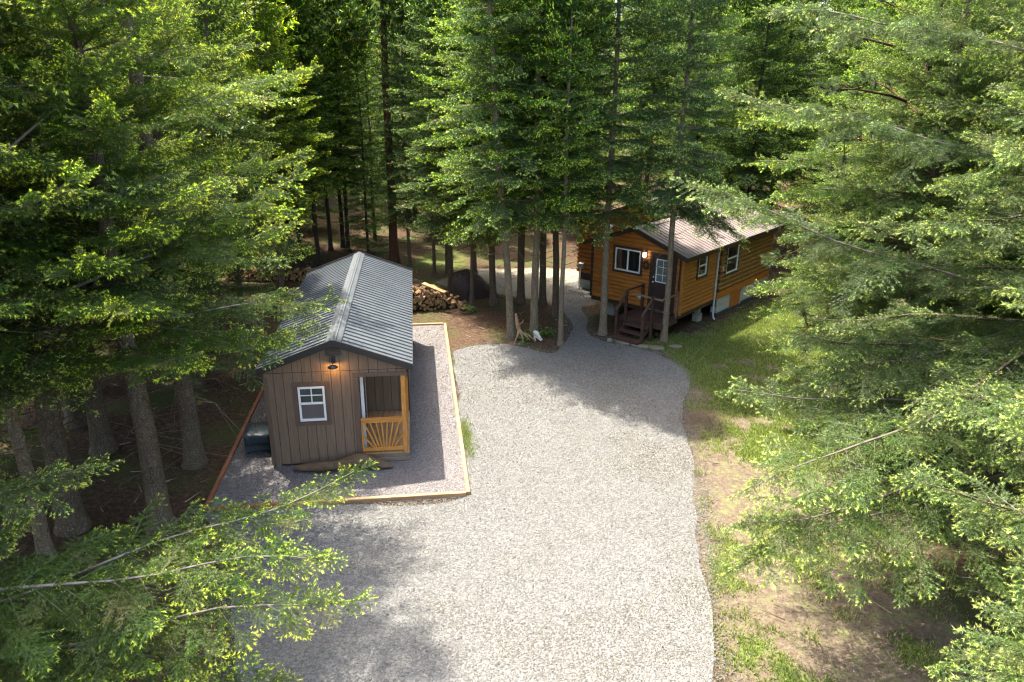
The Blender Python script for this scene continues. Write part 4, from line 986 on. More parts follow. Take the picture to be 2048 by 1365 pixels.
# firewood
t_split = mat_wood('split_wood', (.27, .16, .07), (14, 1.4, 14), .4, .8, bump=.3); M['bark_log'] = mat_simple('log_bark', (.085, .055, .035), .95, .45, 30, .1, .8)
t = NT('cut_end'); n = t.noise(t.tex(), 14, 6, .6); obr = t.n('ObjectInfo').outputs['Random']
t.set(t.mix(obr, t.ramp(n, [(.3, (.22, .125, .05)), (.7, (.36, .235, .11))]), t.ramp(n, [(.3, (.13, .075, .033)), (.7, (.26, .16, .07))])), .85, .2); M['cut_end'] = t.m
fw = []
for k in range(6):
    rs = random.Random(60 + k); mb = MB(); r_ = .085 + .03 * rs.random(); Lh = .2 + .02 * rs.random()
    half = R((90, 120, 75, 180, 100, 60)[k]) / 2; arc = [(r_ * math.sin(-half + 2 * half * i / 5) * rs.uniform(.93, 1.05), r_ * math.cos(-half + 2 * half * i / 5) * rs.uniform(.93, 1.05)) for i in range(6)]
    sec = [(rs.uniform(-.02, .02), rs.uniform(-.025, .0) - .02)] + arc; cz = sum(p[1] for p in sec) / 7; sec = [(x, z - cz) for x, z in sec]
    vs = [(x, -Lh, z) for x, z in sec] + [(x * .97, Lh, z * .97) for x, z in sec]; nn = len(sec)
    for i in range(nn):
        j = (i + 1) % nn; mb.mesh([vs[i], vs[j], vs[nn + j], vs[nn + i]], [(0, 1, 2, 3)], 1 if 1 <= i < nn - 1 else 0)
    mb.mesh(vs[:nn], [tuple(range(nn))], 2); mb.mesh(vs[nn:], [tuple(range(nn))[::-1]], 2)
    fw.append(mb.make('firewood_log'))
    for m_ in (t_split, M['bark_log'], M['cut_end']): fw[-1].materials.append(m_)
rs = random.Random(77)
def log_at(x, y, z, yaw, label, group):
    o = bpy.data.objects.new('firewood_log', rs.choice(fw)); COL.objects.link(o); o.location = (x, y, z)
    o.rotation_euler = (rs.gauss(0, .07), rs.uniform(0, 2 * PI), yaw + rs.gauss(0, .14)); o.scale = [rs.uniform(.85, 1.15)] * 3
    tag(o, label, 'firewood', group)
for row in range(7):
    for c in range(17):
        x = -4.15 + c * .145 + (row % 2) * .07 + rs.gauss(0, .015)
        hmax = .76 if x < -3.1 else .76 - (x + 3.1) * .56
        z = .09 + row * .118 + rs.gauss(0, .01)
        if z > hmax: continue
        log_at(x, 26.55 + (x + 4) * .22 + rs.gauss(0, .04), z, .15, 'split firewood log in the heap beside the shed back corner', 'firewood heaped beside the shed')
        if row > 2 or z + .13 > hmax: log_at(x, 27.0 + (x + 4) * .22 + rs.gauss(0, .05), z + rs.gauss(.03, .03), .15 + rs.gauss(0, .4), 'split firewood log in the heap beside the shed back corner', 'firewood heaped beside the shed')
for k in range(9): log_at(-1.75 + rs.uniform(-.25, .35), 26.75 + rs.uniform(-.35, .3), .07, rs.uniform(0, 3), 'split firewood log in the heap beside the shed back corner', 'firewood heaped beside the shed')
for row in range(4):
    for c in range(26):
        if row == 3 and rs.random() < .45: continue
        log_at(-12.4 + c * .145 + rs.gauss(0, .02), 30.7 + c * .004 + rs.gauss(0, .04), .09 + row * .12, .1, 'split firewood log in the low row among trees behind the shed', 'firewood row behind the shed')
for row in range(4):
    for c in range(8): log_at(-8.75 + c * .05 + rs.gauss(0, .02), 26.0 + c * .15, .09 + row * .12, 1.35, 'split firewood log stacked along the left side of the shed', 'firewood along the shed side')
pk = MB(); pk.box(-.55, .55, -.09, .09, -.02, .02, bev=.004); o = pk.build('wood_plank', mat_wood('pale_board', (.46, .27, .12), (1.3, 16, 16), .3, .7)); o.location = (-2.98, 26.66, .86); o.rotation_euler = (.1, .17, -.58)
tag(o, 'tan board lying on top of the firewood heap by the shed', 'plank')

# brown tarpaulin over a heap, blue scrap behind it
mb = MB(); nu, nv = 48, 22; rs2 = np.random.default_rng(4)
hx = lambda P_, s_, sd: float(hnoise(np.array([P_]), s_, sd)[0])
for j in range(nv + 1):
    f = j / nv
    for i in range(nu):
        a = 2 * PI * i / nu; k = (1 - f ** 3.2) ** .5 if f < 1 else 0
        w1 = 1 + .11 * math.sin(3 * a + 1) + .07 * abs(math.sin(4.5 * a)) * (1 - f) + .06 * abs(math.sin(8.5 * a + 2)) * (1 - f)
        x = .98 * k * math.cos(a) * w1; y = .72 * k * math.sin(a) * w1
        z = (1.22 - .38 * (x + .2) * (x > -.2)) * f ** .85 + .07 * math.sin(5 * x + 2 * y) * f + .05 * abs(math.sin(9 * x - 4 * y)) * f
        mb.v.append((x, y, z - .01))
for j in range(nv):
    for i in range(nu): mb.f.append((j * nu + i, j * nu + (i + 1) % nu, (j + 1) * nu + (i + 1) % nu, (j + 1) * nu + i)); mb.m.append(0); mb.sm.append(True)
t = NT('brown_tarpaulin'); n = t.noise(t.tex(), 4, 6, .6, .8); t.set(t.ramp(n, [(.3, (.022, .013, .010)), (.7, (.050, .031, .023))]), .55, .3); t.bump(n, .7, .08)
o = mb.build('tarpaulin', t.m); o.location = (-1.80, 28.6, 0); o.scale = (.86, .86, .92); o.rotation_euler = (0, 0, -.1); tag(o, 'dark brown tarpaulin draped over a waist high heap among the trees', 'tarpaulin')
mb = MB(); g = 9
for j in range(g + 1):
    for i in range(g + 1): mb.v.append((i / g * .8 - .4, j / g * .35 - .17, .03 + .16 * abs(math.sin(i * 1.7 + j * .9)) * math.sin(PI * i / g) * math.sin(PI * j / g)))
for j in range(g):
    for i in range(g): mb.f.append((j * (g + 1) + i, j * (g + 1) + i + 1, (j + 1) * (g + 1) + i + 1, (j + 1) * (g + 1) + i)); mb.m.append(0); mb.sm.append(True)
o = mb.build('blue_sheet', mat_simple('blue_plastic', (.02, .16, .30), .4, .3, 6, .5)); o.location = (-2.85, 28.75, .0); o.scale = (.6, .6, .6); tag(o, 'crumpled blue plastic sheet on the ground behind the firewood', 'plastic sheet')

# skull, root wood, stones, plants
sk = empty('animal_skull', (.80, 23.22, .0), -.45, 'bleached white animal skull leaning at the foot of a trunk', 'skull'); sk.scale = (.78, .78, .78)
mb = MB(); P_ = [(-.10, 0, .40), (-.06, 0, .385), (.0, 0, .35), (.06, 0, .30), (.13, 0, .235), (.20, 0, .165), (.27, 0, .10), (.31, 0, .06)]
RR = [.035, .075, .10, .105, .075, .060, .055, .03]
mb.tube(P_, RR, 12)
mb.v = [(x, y * (1.15 if i < 48 else 1.0), z) for i, (x, y, z) in enumerate(mb.v)]
mb.bar((-.06, .0, .30), (.02, .0, .16), .10, .08); mb.bar((.02, .05, .20), (.27, .03, .04), .025, .05); mb.bar((.02, -.05, .20), (.27, -.03, .04), .025, .05); mb.bar((-.05, 0, .2), (-.02, 0, -.02), .09, .06)
mb.build('cranium', mat_simple('bleached_bone', (.62, .58, .47), .7, .15, 9), sk)
for s in (-1, 1):
    e = MB(); e.tube([(.055, s * .085, .315), (.06, s * .108, .325)], [.04, .034], 10); e.build('eye_socket', M['dark_gap'], sk)
e = MB(); e.tube([(.22, .0, .19), (.28, 0, .135)], [.028, .03], 8); e.build('nose_opening', M['dark_gap'], sk)
mb = MB(); b = [(.12, 23.24, .95), (.16, 23.22, .62), (.22, 23.18, .42)]
mb.tube(b, [.04, .07, .075], 9); mb.tube([b[2], (.20, 23.1, .25), (.14, 23.05, .12), (.10, 23.02, -.02)], [.055, .04, .028, .02], 8); mb.tube([b[2], (.36, 23.12, .28), (.55, 23.15, .22), (.75, 23.1, .06), (.80, 23.08, -.02)], [.055, .04, .028, .018, .01], 8)
mb.tube([b[2], (.32, 23.05, .26), (.37, 22.98, .12), (.36, 22.95, -.02)], [.05, .035, .02, .012], 8); mb.tube([b[1], (.26, 23.2, .58), (.34, 23.16, .66), (.38, 23.14, .76)], [.04, .028, .02, .008], 7); mb.tube([(.36, 23.12, .28), (.5, 23.02, .2), (.6, 22.95, .1)], [.03, .02, .008], 7)
tag(mb.build('root_wood', mat_wood('pale_root_wood', (.36, .235, .125), (6, 6, 2), .35, .8, bump=.3)), 'pale forked root wood propped against a leaning fir trunk', 'root')
M['slab'] = mat_simple('dark_flat_stone', (.16, .135, .10), .9, .4, 5, .2, .6)
sl_lab = ['flat stone slab at the left of the bottom step near the trunk', 'long flat stone slab in front of the bottom cabin step', 'flat stone slab touching the right corner of the bottom step', 'small grey flat stone at the foot of the fir beside the steps', 'pale flat stone on gravel between the path and the steps']
for k, (x, y, a, b_, r_) in enumerate([(3.75, 23.05, .34, .2, -.6), (4.25, 22.72, .42, .17, -.55), (4.75, 22.50, .3, .16, -.3), (5.42, 22.62, .24, .13, .05), (3.32, 23.25, .12, .09, .4)]):
    rs_ = random.Random(k + 3); mb = MB(); nn = 11; pts = [(a * math.cos(2 * PI * i / nn) * rs_.uniform(.75, 1.1), b_ * math.sin(2 * PI * i / nn) * rs_.uniform(.75, 1.15)) for i in range(nn)]
    vs = [(px_, py_, -.02) for px_, py_ in pts] + [(px_, py_, .05) for px_, py_ in pts] + [(px_ * .9, py_ * .9, .068) for px_, py_ in pts]
    mb.mesh(vs, [(i, (i + 1) % nn, nn + (i + 1) % nn, nn + i) for i in range(nn)] + [(nn + i, nn + (i + 1) % nn, 2 * nn + (i + 1) % nn, 2 * nn + i) for i in range(nn)] + [tuple(range(2 * nn, 3 * nn))])
    o = mb.build('flat_stone', M['slab'] if k < 4 else M['concrete']); o.location = (x, y, 0); o.rotation_euler = (0, 0, r_); tag(o, sl_lab[k], 'stone')
M['leafy'] = mat_foliage('broad_leaves', (.03, .10, .015), (.12, .28, .04), trans=.4)
for k, (x, y, r_, n_, lab) in enumerate([(.38, 23.35, .22, 60, 'low green leafy plant beside the pale root wood'), (.55, 23.75, .18, 50, 'small leafy plant left of the skull at the trunk foot'), (1.15, 23.72, .30, 90, 'dark green leafy plant right of the bleached skull'), (-1.68, 26.35, .28, 70, 'bright green plant at the right end of the firewood heap'), (.35, 22.75, .12, 30, 'tiny green weed at the gravel edge below the root wood')]):
    rs_ = np.random.default_rng(k + 90); az = rs_.uniform(0, 2 * PI, n_); rr = r_ * np.sqrt(rs_.random(n_)); c = np.column_stack([rr * np.cos(az), rr * np.sin(az), rs_.uniform(.04, r_ * 1.1, n_) * (1.1 - rr / r_ * .6)])
    d = norm(np.column_stack([np.cos(az), np.sin(az), rs_.uniform(-.3, .6, n_)])); s_ = norm(np.cross(d, rs_.normal(0, .4, (n_, 3)) + [0, 0, 1])); ln = rs_.uniform(.06, .12, n_)[:, None]
    m1_, m2_, e_ = c + d * ln * .5 + s_ * ln * .33, c + d * ln * .5 - s_ * ln * .33, c + d * ln
    V = np.concatenate([np.stack([c, m2_, m1_], 1), np.stack([m1_, m2_, e_], 1), np.stack([np.column_stack([np.zeros((n_, 2)), np.zeros(n_)]) + rs_.normal(0, .01, (n_, 3)) * [1, 1, 0], np.zeros((n_, 3)) + [.006, 0, 0], c], 1)])
    o = link('leafy_plant', tri_mesh('leafy_plant', V, np.column_stack([rs_.random(len(V)), rs_.random(len(V)) * .9, np.zeros(len(V))])), M['leafy']); o.location = (x, y, 0); tag(o, lab, 'plant')
q = np.array([shed_xy(a, b) for a, b in zip(1.30 + np.abs(np.random.default_rng(8).normal(0, .10, 420)), np.random.default_rng(9).beta(2.2, 2.2, 420) * 2.6 - .35)])[::2]
grass('grass_clump', q, .10, M['grass'], 'bright green grass clump growing against the right border timber', 58, 7)

# litter of sticks and needles on the forest floor
rs_ = np.random.default_rng(64); n_ = 5200
q = np.column_stack([rs_.uniform(-16, 16, n_), rs_.uniform(7, 40, n_)]); 
bad = in_poly(q, DRIVE) | in_poly(q, PAD) | (soft(q, YARD, .5) > .6) & (rs_.random(n_) < .8) | in_poly(q, [cabin_xy(a, b) for a, b in ((.2, -1.5), (.2, 8), (-7, 8), (-7, -1.5))])
q = q[~bad]; n_ = len(q); az = rs_.uniform(0, PI, n_); ln = rs_.exponential(.16, n_) + .05; d = np.column_stack([np.cos(az), np.sin(az), rs_.normal(0, .12, n_)])
p0 = np.column_stack([q, rs_.uniform(.0, .05, n_)]); p1 = p0 + d * ln[:, None]; s_ = np.column_stack([-np.sin(az), np.cos(az), np.zeros(n_)]) * rs_.uniform(.004, .011, n_)[:, None]; up_ = np.array([0, 0, .012])
V = np.concatenate([np.stack([p0 - s_, p0 + s_, p1 + up_], 1), np.stack([p0 + s_, p0 + up_ * 1.6, p1 + up_], 1), np.stack([p0 + up_ * 1.6, p0 - s_, p1 + up_], 1)])
t = NT('sticks'); at = t.n('Attribute', attribute_name='leaf'); t.set(t.ramp(t.n('SeparateXYZ', ins={0: at.outputs['Vector']}).outputs[0], [(0, (.06, .035, .02)), (.6, (.16, .10, .06)), (1, (.33, .27, .2))]), .9)
tag(link('fallen_sticks', tri_mesh('fallen_sticks', V, np.tile(np.column_stack([rs_.random(n_)] * 3), (3, 1))), t.m), 'fallen sticks and twigs littering the forest floor', 'sticks', kind='stuff')
rs_ = np.random.default_rng(65); n_ = 1500; q = np.array([5.05, 17.25]) + rs_.normal(0, 1, (n_, 2)) * [.42, .30]
az = rs_.uniform(0, PI, n_); d = np.column_stack([np.cos(az), np.sin(az), rs_.normal(0, .3, n_)]) * rs_.uniform(.03, .10, n_)[:, None]; p0 = np.column_stack([q, rs_.uniform(.0, .06, n_)])
V = np.stack([p0, p0 + np.column_stack([-np.sin(az), np.cos(az), np.zeros(n_)]) * .012, p0 + d], 1)
tag(link('needle_litter', tri_mesh('needle_litter', V, np.column_stack([rs_.random(n_) * .5] * 3)), t.m), 'brown needle litter raked up at the right edge of the driveway', 'needles', kind='stuff')

# ------------------------------------------------------------------ trees
def proto(seed, **kw):
    fol, bark, limb = kw.pop('mats'); rng = np.random.default_rng(seed); tb, V, A = conifer(rng, **kw)
    print('proto', seed, len(V)); tm = tb.make('trunk'); cm = tri_mesh('crown', V, A)
    return (tm, cm, fol, bark, limb)
MESHES = {}
def plant(pr, name, x, y, rz, sc, label, group=None, cat='fir tree', mats=None, tilt=(0, 0), sz=1.0):
    tm, cm, fol, bark, limb = pr
    if mats: fol, bark = mats[:2]
    o = empty(name, (x, y, 0), rz, label, cat, group); o.scale = (sc, sc, sc * sz); o.rotation_euler = (tilt[0], tilt[1], rz)
    for nm, me, ms in (('trunk', tm, (bark, limb)), ('crown', cm, (fol,))):
        key = (me.name, ms)
        if key not in MESHES:
            m2 = me if len(me.materials) == 0 else me.copy()
            m2.materials.clear()
            for m_ in ms: m2.materials.append(M[m_])
            MESHES[key] = m2
        c = bpy.data.objects.new(nm, MESHES[key]); COL.objects.link(c); c.parent = o
    return o
def limb_part(tree, seed, curves, lod, fol, **kw):
    """extra limbs given as world points, as one foliage part of the tree"""
    rng = np.random.default_rng(seed); C = Crown()
    for P0, P2, lift in curves:
        P0, P2 = np.array(P0, float), np.array(P2, float); P1 = (P0 + P2) / 2 + np.array([0, 0, lift])
        k2 = dict(kw); k2['rad'] = .0048 * np.linalg.norm(P2 - P0) + .006; branch(rng, C, P0, P1, P2, lod, **k2)
    V, A = C.arrays(rng, lod)
    T = []
    for f in C.tube.f:
        p = [C.tube.v[i] for i in f]; T.append((p[0], p[1], p[2]))
        if len(p) == 4: T.append((p[0], p[2], p[3]))
    T = np.array(T); V = np.concatenate([V, T]); A = np.concatenate([A, np.tile([0, .4, 1.], (len(T), 1))])
    Mi = np.array(tree.matrix_basis.inverted()); V = V @ Mi[:3, :3].T + Mi[:3, 3]
    c = link('limb', tri_mesh('limb', V, A), M[fol], tree); return c

HERO = dict(lod=0, lod_top=1, z_detail=10.6)
HA = proto(101, H=12.6, zb=3.0, Lmax=4.0, taper_pow=.8, base_r=.22, whorl=.6, per=5, bare=.16, low_el=-2, dead=26, dead_len=1.6, mats=('fir_left', 'bark', 'dead_wood'), **HERO)
HC = proto(103, H=12.8, zb=3.9, Lmax=3.5, base_r=.22, whorl=.58, per=5, bare=.16, low_el=0, taper_pow=.8, dead=44, dead_len=1.7, mats=('fir_left', 'bark', 'dead_wood'), **HERO)
HB = proto(102, H=14.5, zb=2.6, Lmax=4.4, taper_pow=.85, base_r=.25, whorl=.5, per=6, bare=.14, dead=16, droop=.6, low_el=-12, mats=('fir_right', 'bark', 'dead_wood'), **HERO)
MID = dict(lod=1, lod_top=2, z_detail=11.5)
mk = ('fir_mid', 'bark_light', 'bark')
MS = [proto(110 + k, H=19, zb=zb, Lmax=lm_, base_r=.135, whorl=.46, per=6, bare=.1, dead=14, dead_len=.9, sec_gap=.19, mats=mk, **MID) for k, (zb, lm_) in enumerate(((3.9, 2.3), (4.6, 2.7), (5.4, 2.0), (3.2, 2.6)))]
FARP = [proto(130 + k, H=18, zb=zb, Lmax=lm_, lod=2, base_r=.15, whorl=.42, per=6, dead=12, dead_len=1.3, sec_gap=.34, wood=False, mats=('fir_far', 'bark_dark', 'bark'))
        for k, (zb, lm_) in enumerate(((4.5, 2.4), (6.0, 2.0), (3.2, 2.8), (7.5, 1.9), (1.2, 2.5)))]

YOUNG = proto(120, H=15, zb=1.0, Lmax=2.2, base_r=.10, whorl=.42, per=5, dead=4, sec_gap=.2, mats=mk, **MID)
# big firs on the left
LT = [(HC, -6.77, 12.02, .4, .95, 'fir with clear grey trunk nearest the timber border corner'),
      (HC, -8.55, 12.1, 2.3, 1.05, 'thick trunked fir behind the slim pole left of the shed pad'),
      (HC, -8.75, 9.9, 4.1, 1.1, 'thickest trunked fir rising from the lower left edge'),
      (HA, -8.2, 6.2, 5.2, .88, 'fir at the lower left whose long limbs hang over the drive'),
      (HC, -9.6, 15.2, 1.2, 1.0, 'fir behind the covered generator with sunlit yellow green limbs'),
      (HA, -9.1, 19.2, 2.9, .95, 'fir just left of the shed roof reaching over its eave'), (HA, -11.0, 16.6, 5.5, 1.05, 'fir in the second rank of the left stand'),
      (HA, -12.2, 13.6, 3.2, 1.0, 'fir deep in the left stand with shaded limbs'),
      (HA, -12.0, 18.6, .1, 1.0, 'tall fir at the far left above the shed roof line')]
lt = [plant(p, 'fir_tree', x, y, rz, sc, lab, 'large firs left of the shed', mats=('fir_left', 'bark')) for p, x, y, rz, sc, lab in LT]
TALL = proto(140, H=20, zb=3.8, Lmax=2.9, base_r=.2, whorl=.95, per=4, dead=14, sec_gap=.24, lod=1, lod_top=1, z_detail=9.5, mats=('fir_left', 'bark', 'dead_wood'))
tall = plant(TALL, 'fir_tree', -7.2, 14.6, 1.0, 1.0, 'tallest fir beside the left edge of the shed pad', 'large firs left of the shed')
slim = plant(MS[2], 'fir_tree', -8.45, 11.1, 1.0, .95, 'slim pale poled fir between two thick trunks at left', 'large firs left of the shed', mats=('fir_left', 'bark_light'), sz=.68)
limb_part(lt[1], 201, [((-7.9, 11.2, 7.0), (-4.99, 13.18, 8.01), .25), ((-7.6, 11.0, 4.9), (-3.87, 13.21, 6.6), -.25), ((-7.4, 10.7, 7.2), (-5.29, 11.7, 9.2), -.1)], 0, 'fir_left', bare=.25)
limb_part(lt[0], 202, [((-6.86, 11.8, 4.8), (-5.14, 12.3, 6.2), .1), ((-6.84, 11.6, 3.5), (-3.74, 12.6, 3.9), -.1), ((-6.9, 12.6, 4.0), (-3.9, 14.88, 3.84), .25)], 0, 'fir_left', bare=.25)
limb_part(lt[3], 203, [((-8.1, 6.25, 2.6), (-2.42, 8.04, 2.25), .45), ((-8.1, 6.2, 1.6), (-2.13, 7.74, 2.02), .2), ((-8.1, 6.3, 2.2), (-2.33, 9.34, 2.92), -.45), ((-8.1, 6.2, 1.0), (-3.0, 7.2, 1.0), .3), ((-8.1, 6.2, 2.0), (-3.6, 7.3, 1.5), .2)], 0, 'fir_left', bare=.08, sec_k=.28)
limb_part(lt[4], 204, [((-8.9, 15.6, 6.8), (-4.9, 18.6, 8.6), .2), ((-8.9, 15.7, 5.4), (-5.2, 18.4, 6.6), .2)], 0, 'fir_left', bare=.25)

for k, (x, y, sc, lab) in enumerate([(-13.5, 11.5, .9, 'shaded fir behind the thick trunks at the far left edge'), (-15.2, 16.0, 1.0, 'shaded fir in the third rank of the left stand'), (-11.4, 13.9, .8, 'low boughed young fir between the left trunks'), (-13.4, 20.8, .9, 'low boughed fir left of the shed in deep shade'),
                                     (-16.5, 21.5, 1.1, 'shaded fir at the far left behind the stand'), (-15.0, 25.8, 1.0, 'low boughed fir far left beyond the firewood row'), (-10.9, 9.4, .8, 'young fir behind the thickest trunk at lower left')]):
    plant(YOUNG if k % 2 == 0 else MS[3], 'fir_tree', x, y, k * 1.1, sc, lab, 'shaded firs of the left stand', mats=('fir_left' if k % 2 else 'fir_mid', 'bark'))
# big firs on the right
RT = [(HB, 9.2, 11.2, .3, 1.0, 'big grey green fir whose bare limbs reach left over the dirt track'),
      (HB, 9.3, 16.4, 2.2, .88, 'big grey green fir standing in front of the cabin lawn'),
      (HB, 8.3, 6.3, 4.0, .95, 'grey green fir filling the lower right corner'),
      (HB, 12.4, 14.6, 5.3, 1.0, 'fir at the right edge behind the limbs over the track'),
      (HB, 11.8, 20.6, 1.5, .95, 'fir beyond the lawn right of the cabin'),
      (HB, 14.2, 25.2, 3.5, .95, 'fir beside the far right corner of the cabin')]
rt = [plant(p, 'fir_tree', x, y, rz, sc, lab, 'large firs right of the drive') for p, x, y, rz, sc, lab in RT]
limb_part(rt[0], 211, [((8.9, 11.4, 8.3), (4.21, 13.15, 9.4), .5), ((8.9, 11.3, 7.0), (3.76, 12.71, 8.18), -.1), ((8.8, 11.2, 4.9), (3.07, 12.68, 6.61), -.1), ((8.9, 11.0, 3.0), (3.71, 11.01, 3.44), .25)], 0, 'fir_right', bare=.25)
limb_part(rt[0], 212, [((8.9, 10.6, 4.0), (3.38, 8.9, 2.89), .35), ((8.8, 10.3, 2.9), (3.27, 8.74, 2.41), -.15), ((8.8, 10.4, 2.6), (3.3, 8.45, 2.06), .15)], 0, 'fir_right', bare=.25)

# long needled pine among the right firs
rng = np.random.default_rng(300); C = Crown(); tb = MB()
pz = np.linspace(-.1, 14, 9); tb.tube([(0, 0, z) for z in pz], [.17 * (1 - z / 15) for z in pz], 10, cap=False)
tufts = []
limbs_ = [((0, 0, 4.2), (-4.0, -4.2, 3.3)), ((0, 0, 5.4), (-4.2, -3.3, 4.8)), ((0, 0, 6.8), (-3.3, -3.0, 7.2)), ((0, 0, 7.8), (-3.4, -2.6, 8.2)), ((0, 0, 8.8), (-3.7, -2.3, 9.3)), ((0, 0, 5.0), (-2.2, -2.0, 5.8))]
for k in range(16): z = 4 + k * .6; a = k * 2.4; limbs_.append(((0, 0, z), (2.6 * math.cos(a) * (1 - k / 22), 2.6 * math.sin(a) * (1 - k / 22), z + .8)))
for p, q in limbs_:
    p, q = np.array(p), np.array(q); mid = (p + q) / 2 + [0, 0, .25]; tb.tube([bez(p, mid, q, s) for s in (0, .35, .7, 1)], [.04, .03, .02, .012], 5, 1, cap=False)
    for s in (.55, .66, .76, .85, .93, 1.0):
        c0 = bez(p, mid, q, s); d0_ = dbez(p, mid, q, s)
        for _ in range(2 if s < 1 else 1):
            d = norm(d0_ + rng.normal(0, .55, 3) * (s < 1) + [0, 0, .35]); e = c0 + d * rng.uniform(.12, .35) * (s < 1); tb.tube([c0, e + d * .1], [.010, .007], 4, 1, cap=False); tufts.append((e, d))
PV = []; PA = []
for c0, d in tufts:
    n = 120; u = rng.random(n); r = rng.normal(size=(n, 3)); r -= d * (r @ d)[:, None]; r = norm(r); dr_ = norm(d * rng.uniform(.15, 1.3, n)[:, None] + r * .95)
    b = c0 + d * (u * .16)[:, None]; sd = norm(np.cross(dr_, rng.normal(size=(n, 3)))) * .0042; PV.append(np.stack([b - sd, b + sd, b + dr_ * rng.uniform(.13, .2, n)[:, None]], 1)); PA.append(np.column_stack([rng.random(n) * .6, np.full(n, rng.random() * .9), np.zeros(n)]))
    s3 = np.cross(d, [.3, .5, .2]); s3 = s3 / np.linalg.norm(s3) * .012; PV.append(np.array([[c0 + d * .1 - s3, c0 + d * .1 + s3, c0 + d * .27]])); PA.append(np.array([[0, .5, 1.]]))
pt = plant((tb.make('trunk'), tri_mesh('crown', np.concatenate(PV), np.concatenate(PA)), 'pine', 'bark_red', 'bark'), 'pine_tree', 9.6, 18.0, 0, 1, 'long needled pine reaching out between the grey green firs at right', cat='pine tree')

# clump of firs in the middle, between the shed and the cabin
CL = [(0, -.02, 23.5, .3, .95, 1.15, 'leaning fir with pale root wood at its foot', (0, -.075)), (1, .77, 24.0, 1.9, 1.0, 1.0, 'straight speckled fir behind the bleached skull', (0, 0)), (2, 1.62, 22.8, 3.0, .62, 1.3, 'thinnest young fir at the edge of the gravel path', (0, 0)),
      (1, 3.16, 23.95, 4.2, .95, 1.0, 'fir with flared foot left of the cabin steps', (0, .01)), (1, 5.15, 23.2, 5.1, .78, 1.3, 'fir standing right in front of the cabin door', (0, 0)), (3, -.74, 27.4, .8, 1.0, 1.0, 'fir just right of the brown tarpaulin', (0, -.06)),
      (0, .34, 27.7, 2.5, 1.1, .95, 'thick dark fir behind the leaning fir', (0, 0)), (2, 1.19, 27.5, 3.7, 1.0, 1.0, 'fir behind the straight speckled trunk', (0, 0)), (1, 1.61, 25.95, 5.6, .95, 1.0, 'dark fir behind the thinnest young fir', (0, -.02)),
      (0, -1.6, 27.2, 4.4, .62, 1.2, 'thin pale leaning fir in front of the tarpaulin', (0, -.09)), (3, -1.76, 32.1, 2.0, 1.0, 1.0, 'dark fir behind the brown tarpaulin', (0, 0)), (2, -3.0, 32.3, 1.0, .6, 1.2, 'slim dark fir left of the tarpaulin', (0, 0)),
      (2, -3.55, 32.0, 5.0, .6, 1.2, 'slim dark fir above the firewood heap', (0, 0)), (3, -4.9, 33.7, 3.1, .65, 1.2, 'pale slim fir just behind the shed roof ridge', (0, 0)), (3, -2.6, 29.6, 3.9, .95, .9, 'bushy fir spreading over the tarpaulin and firewood', (0, 0))]
cl = []
for k, x, y, rz, sc, sz, lab, tl in CL: cl.append(plant(MS[k], 'fir_tree', x, y, rz, sc, lab, 'firs between the shed and the cabin', tilt=tl, sz=sz, mats=('fir_mid' if rz < 3.5 else 'fir_blue', 'bark_light' if y < 25 else 'bark')))
limb_part(cl[4], 221, [((5.15, 23.2, 4.9), (7.7, 24.1, 3.25), .5), ((5.15, 23.2, 4.6), (6.9, 24.35, 3.25), .4), ((5.15, 23.2, 5.2), (7.6, 25.0, 3.95), .4), ((5.15, 23.2, 4.8), (6.3, 24.8, 3.6), .4), ((5.15, 23.2, 5.4), (8.1, 24.9, 3.9), .5), ((5.15, 23.2, 5.6), (7.3, 23.7, 4.3), .4), ((5.15, 23.2, 5.2), (5.3, 25.0, 4.0), .3), ((5.15, 23.2, 5.7), (7.5, 23.2, 4.7), .45), ((5.15, 23.2, 5.2), (6.4, 24.2, 3.9), .3), ((5.15, 23.2, 5.3), (4.5, 22.4, 4.4), .3)], 1, 'fir_mid', droop=.7, bare=.12, sec_k=.42, sec_gap=.13)
limb_part(cl[3], 222, [((3.16, 23.95, 5.0), (4.6, 24.6, 3.95), .4), ((3.16, 23.95, 5.3), (4.0, 25.3, 4.1), .3), ((3.16, 23.95, 5.2), (1.9, 24.7, 4.1), .3), ((3.16, 23.95, 5.7), (4.6, 23.7, 4.4), .3), ((3.16, 23.95, 5.9), (3.9, 22.6, 5.2), .2)], 1, 'fir_mid', droop=.7, bare=.12, sec_k=.42, sec_gap=.13)
limb_part(cl[1], 223, [((.77, 24, 4.6), (2.0, 22.9, 4.0), .2), ((.77, 24, 4.4), (-.6, 23.0, 4.0), .25), ((.77, 24, 4.2), (1.7, 24.9, 3.6), .2)], 1, 'fir_mid', droop=.6, bare=.2, sec_k=.4)
limb_part(rt[1], 213, [((8.7, 16.3, 5.9), (5.75, 16.0, 6.0), .3), ((8.6, 16.2, 4.8), (6.3, 15.6, 4.3), .4), ((8.5, 16.4, 7.4), (4.9, 15.6, 7.6), .2), ((8.5, 16.2, 6.6), (5.5, 16.8, 6.6), .3)], 0, 'fir_right', bare=.2)
limb_part(cl[1], 223, [((.77, 24, 4.6), (2.0, 22.9, 4.0), .2), ((.77, 24, 4.4), (-.6, 23.0, 4.0), .25), ((.77, 24, 4.2), (1.7, 24.9, 3.6), .2)], 1, 'fir_mid', droop=.6, bare=.2, sec_k=.4)

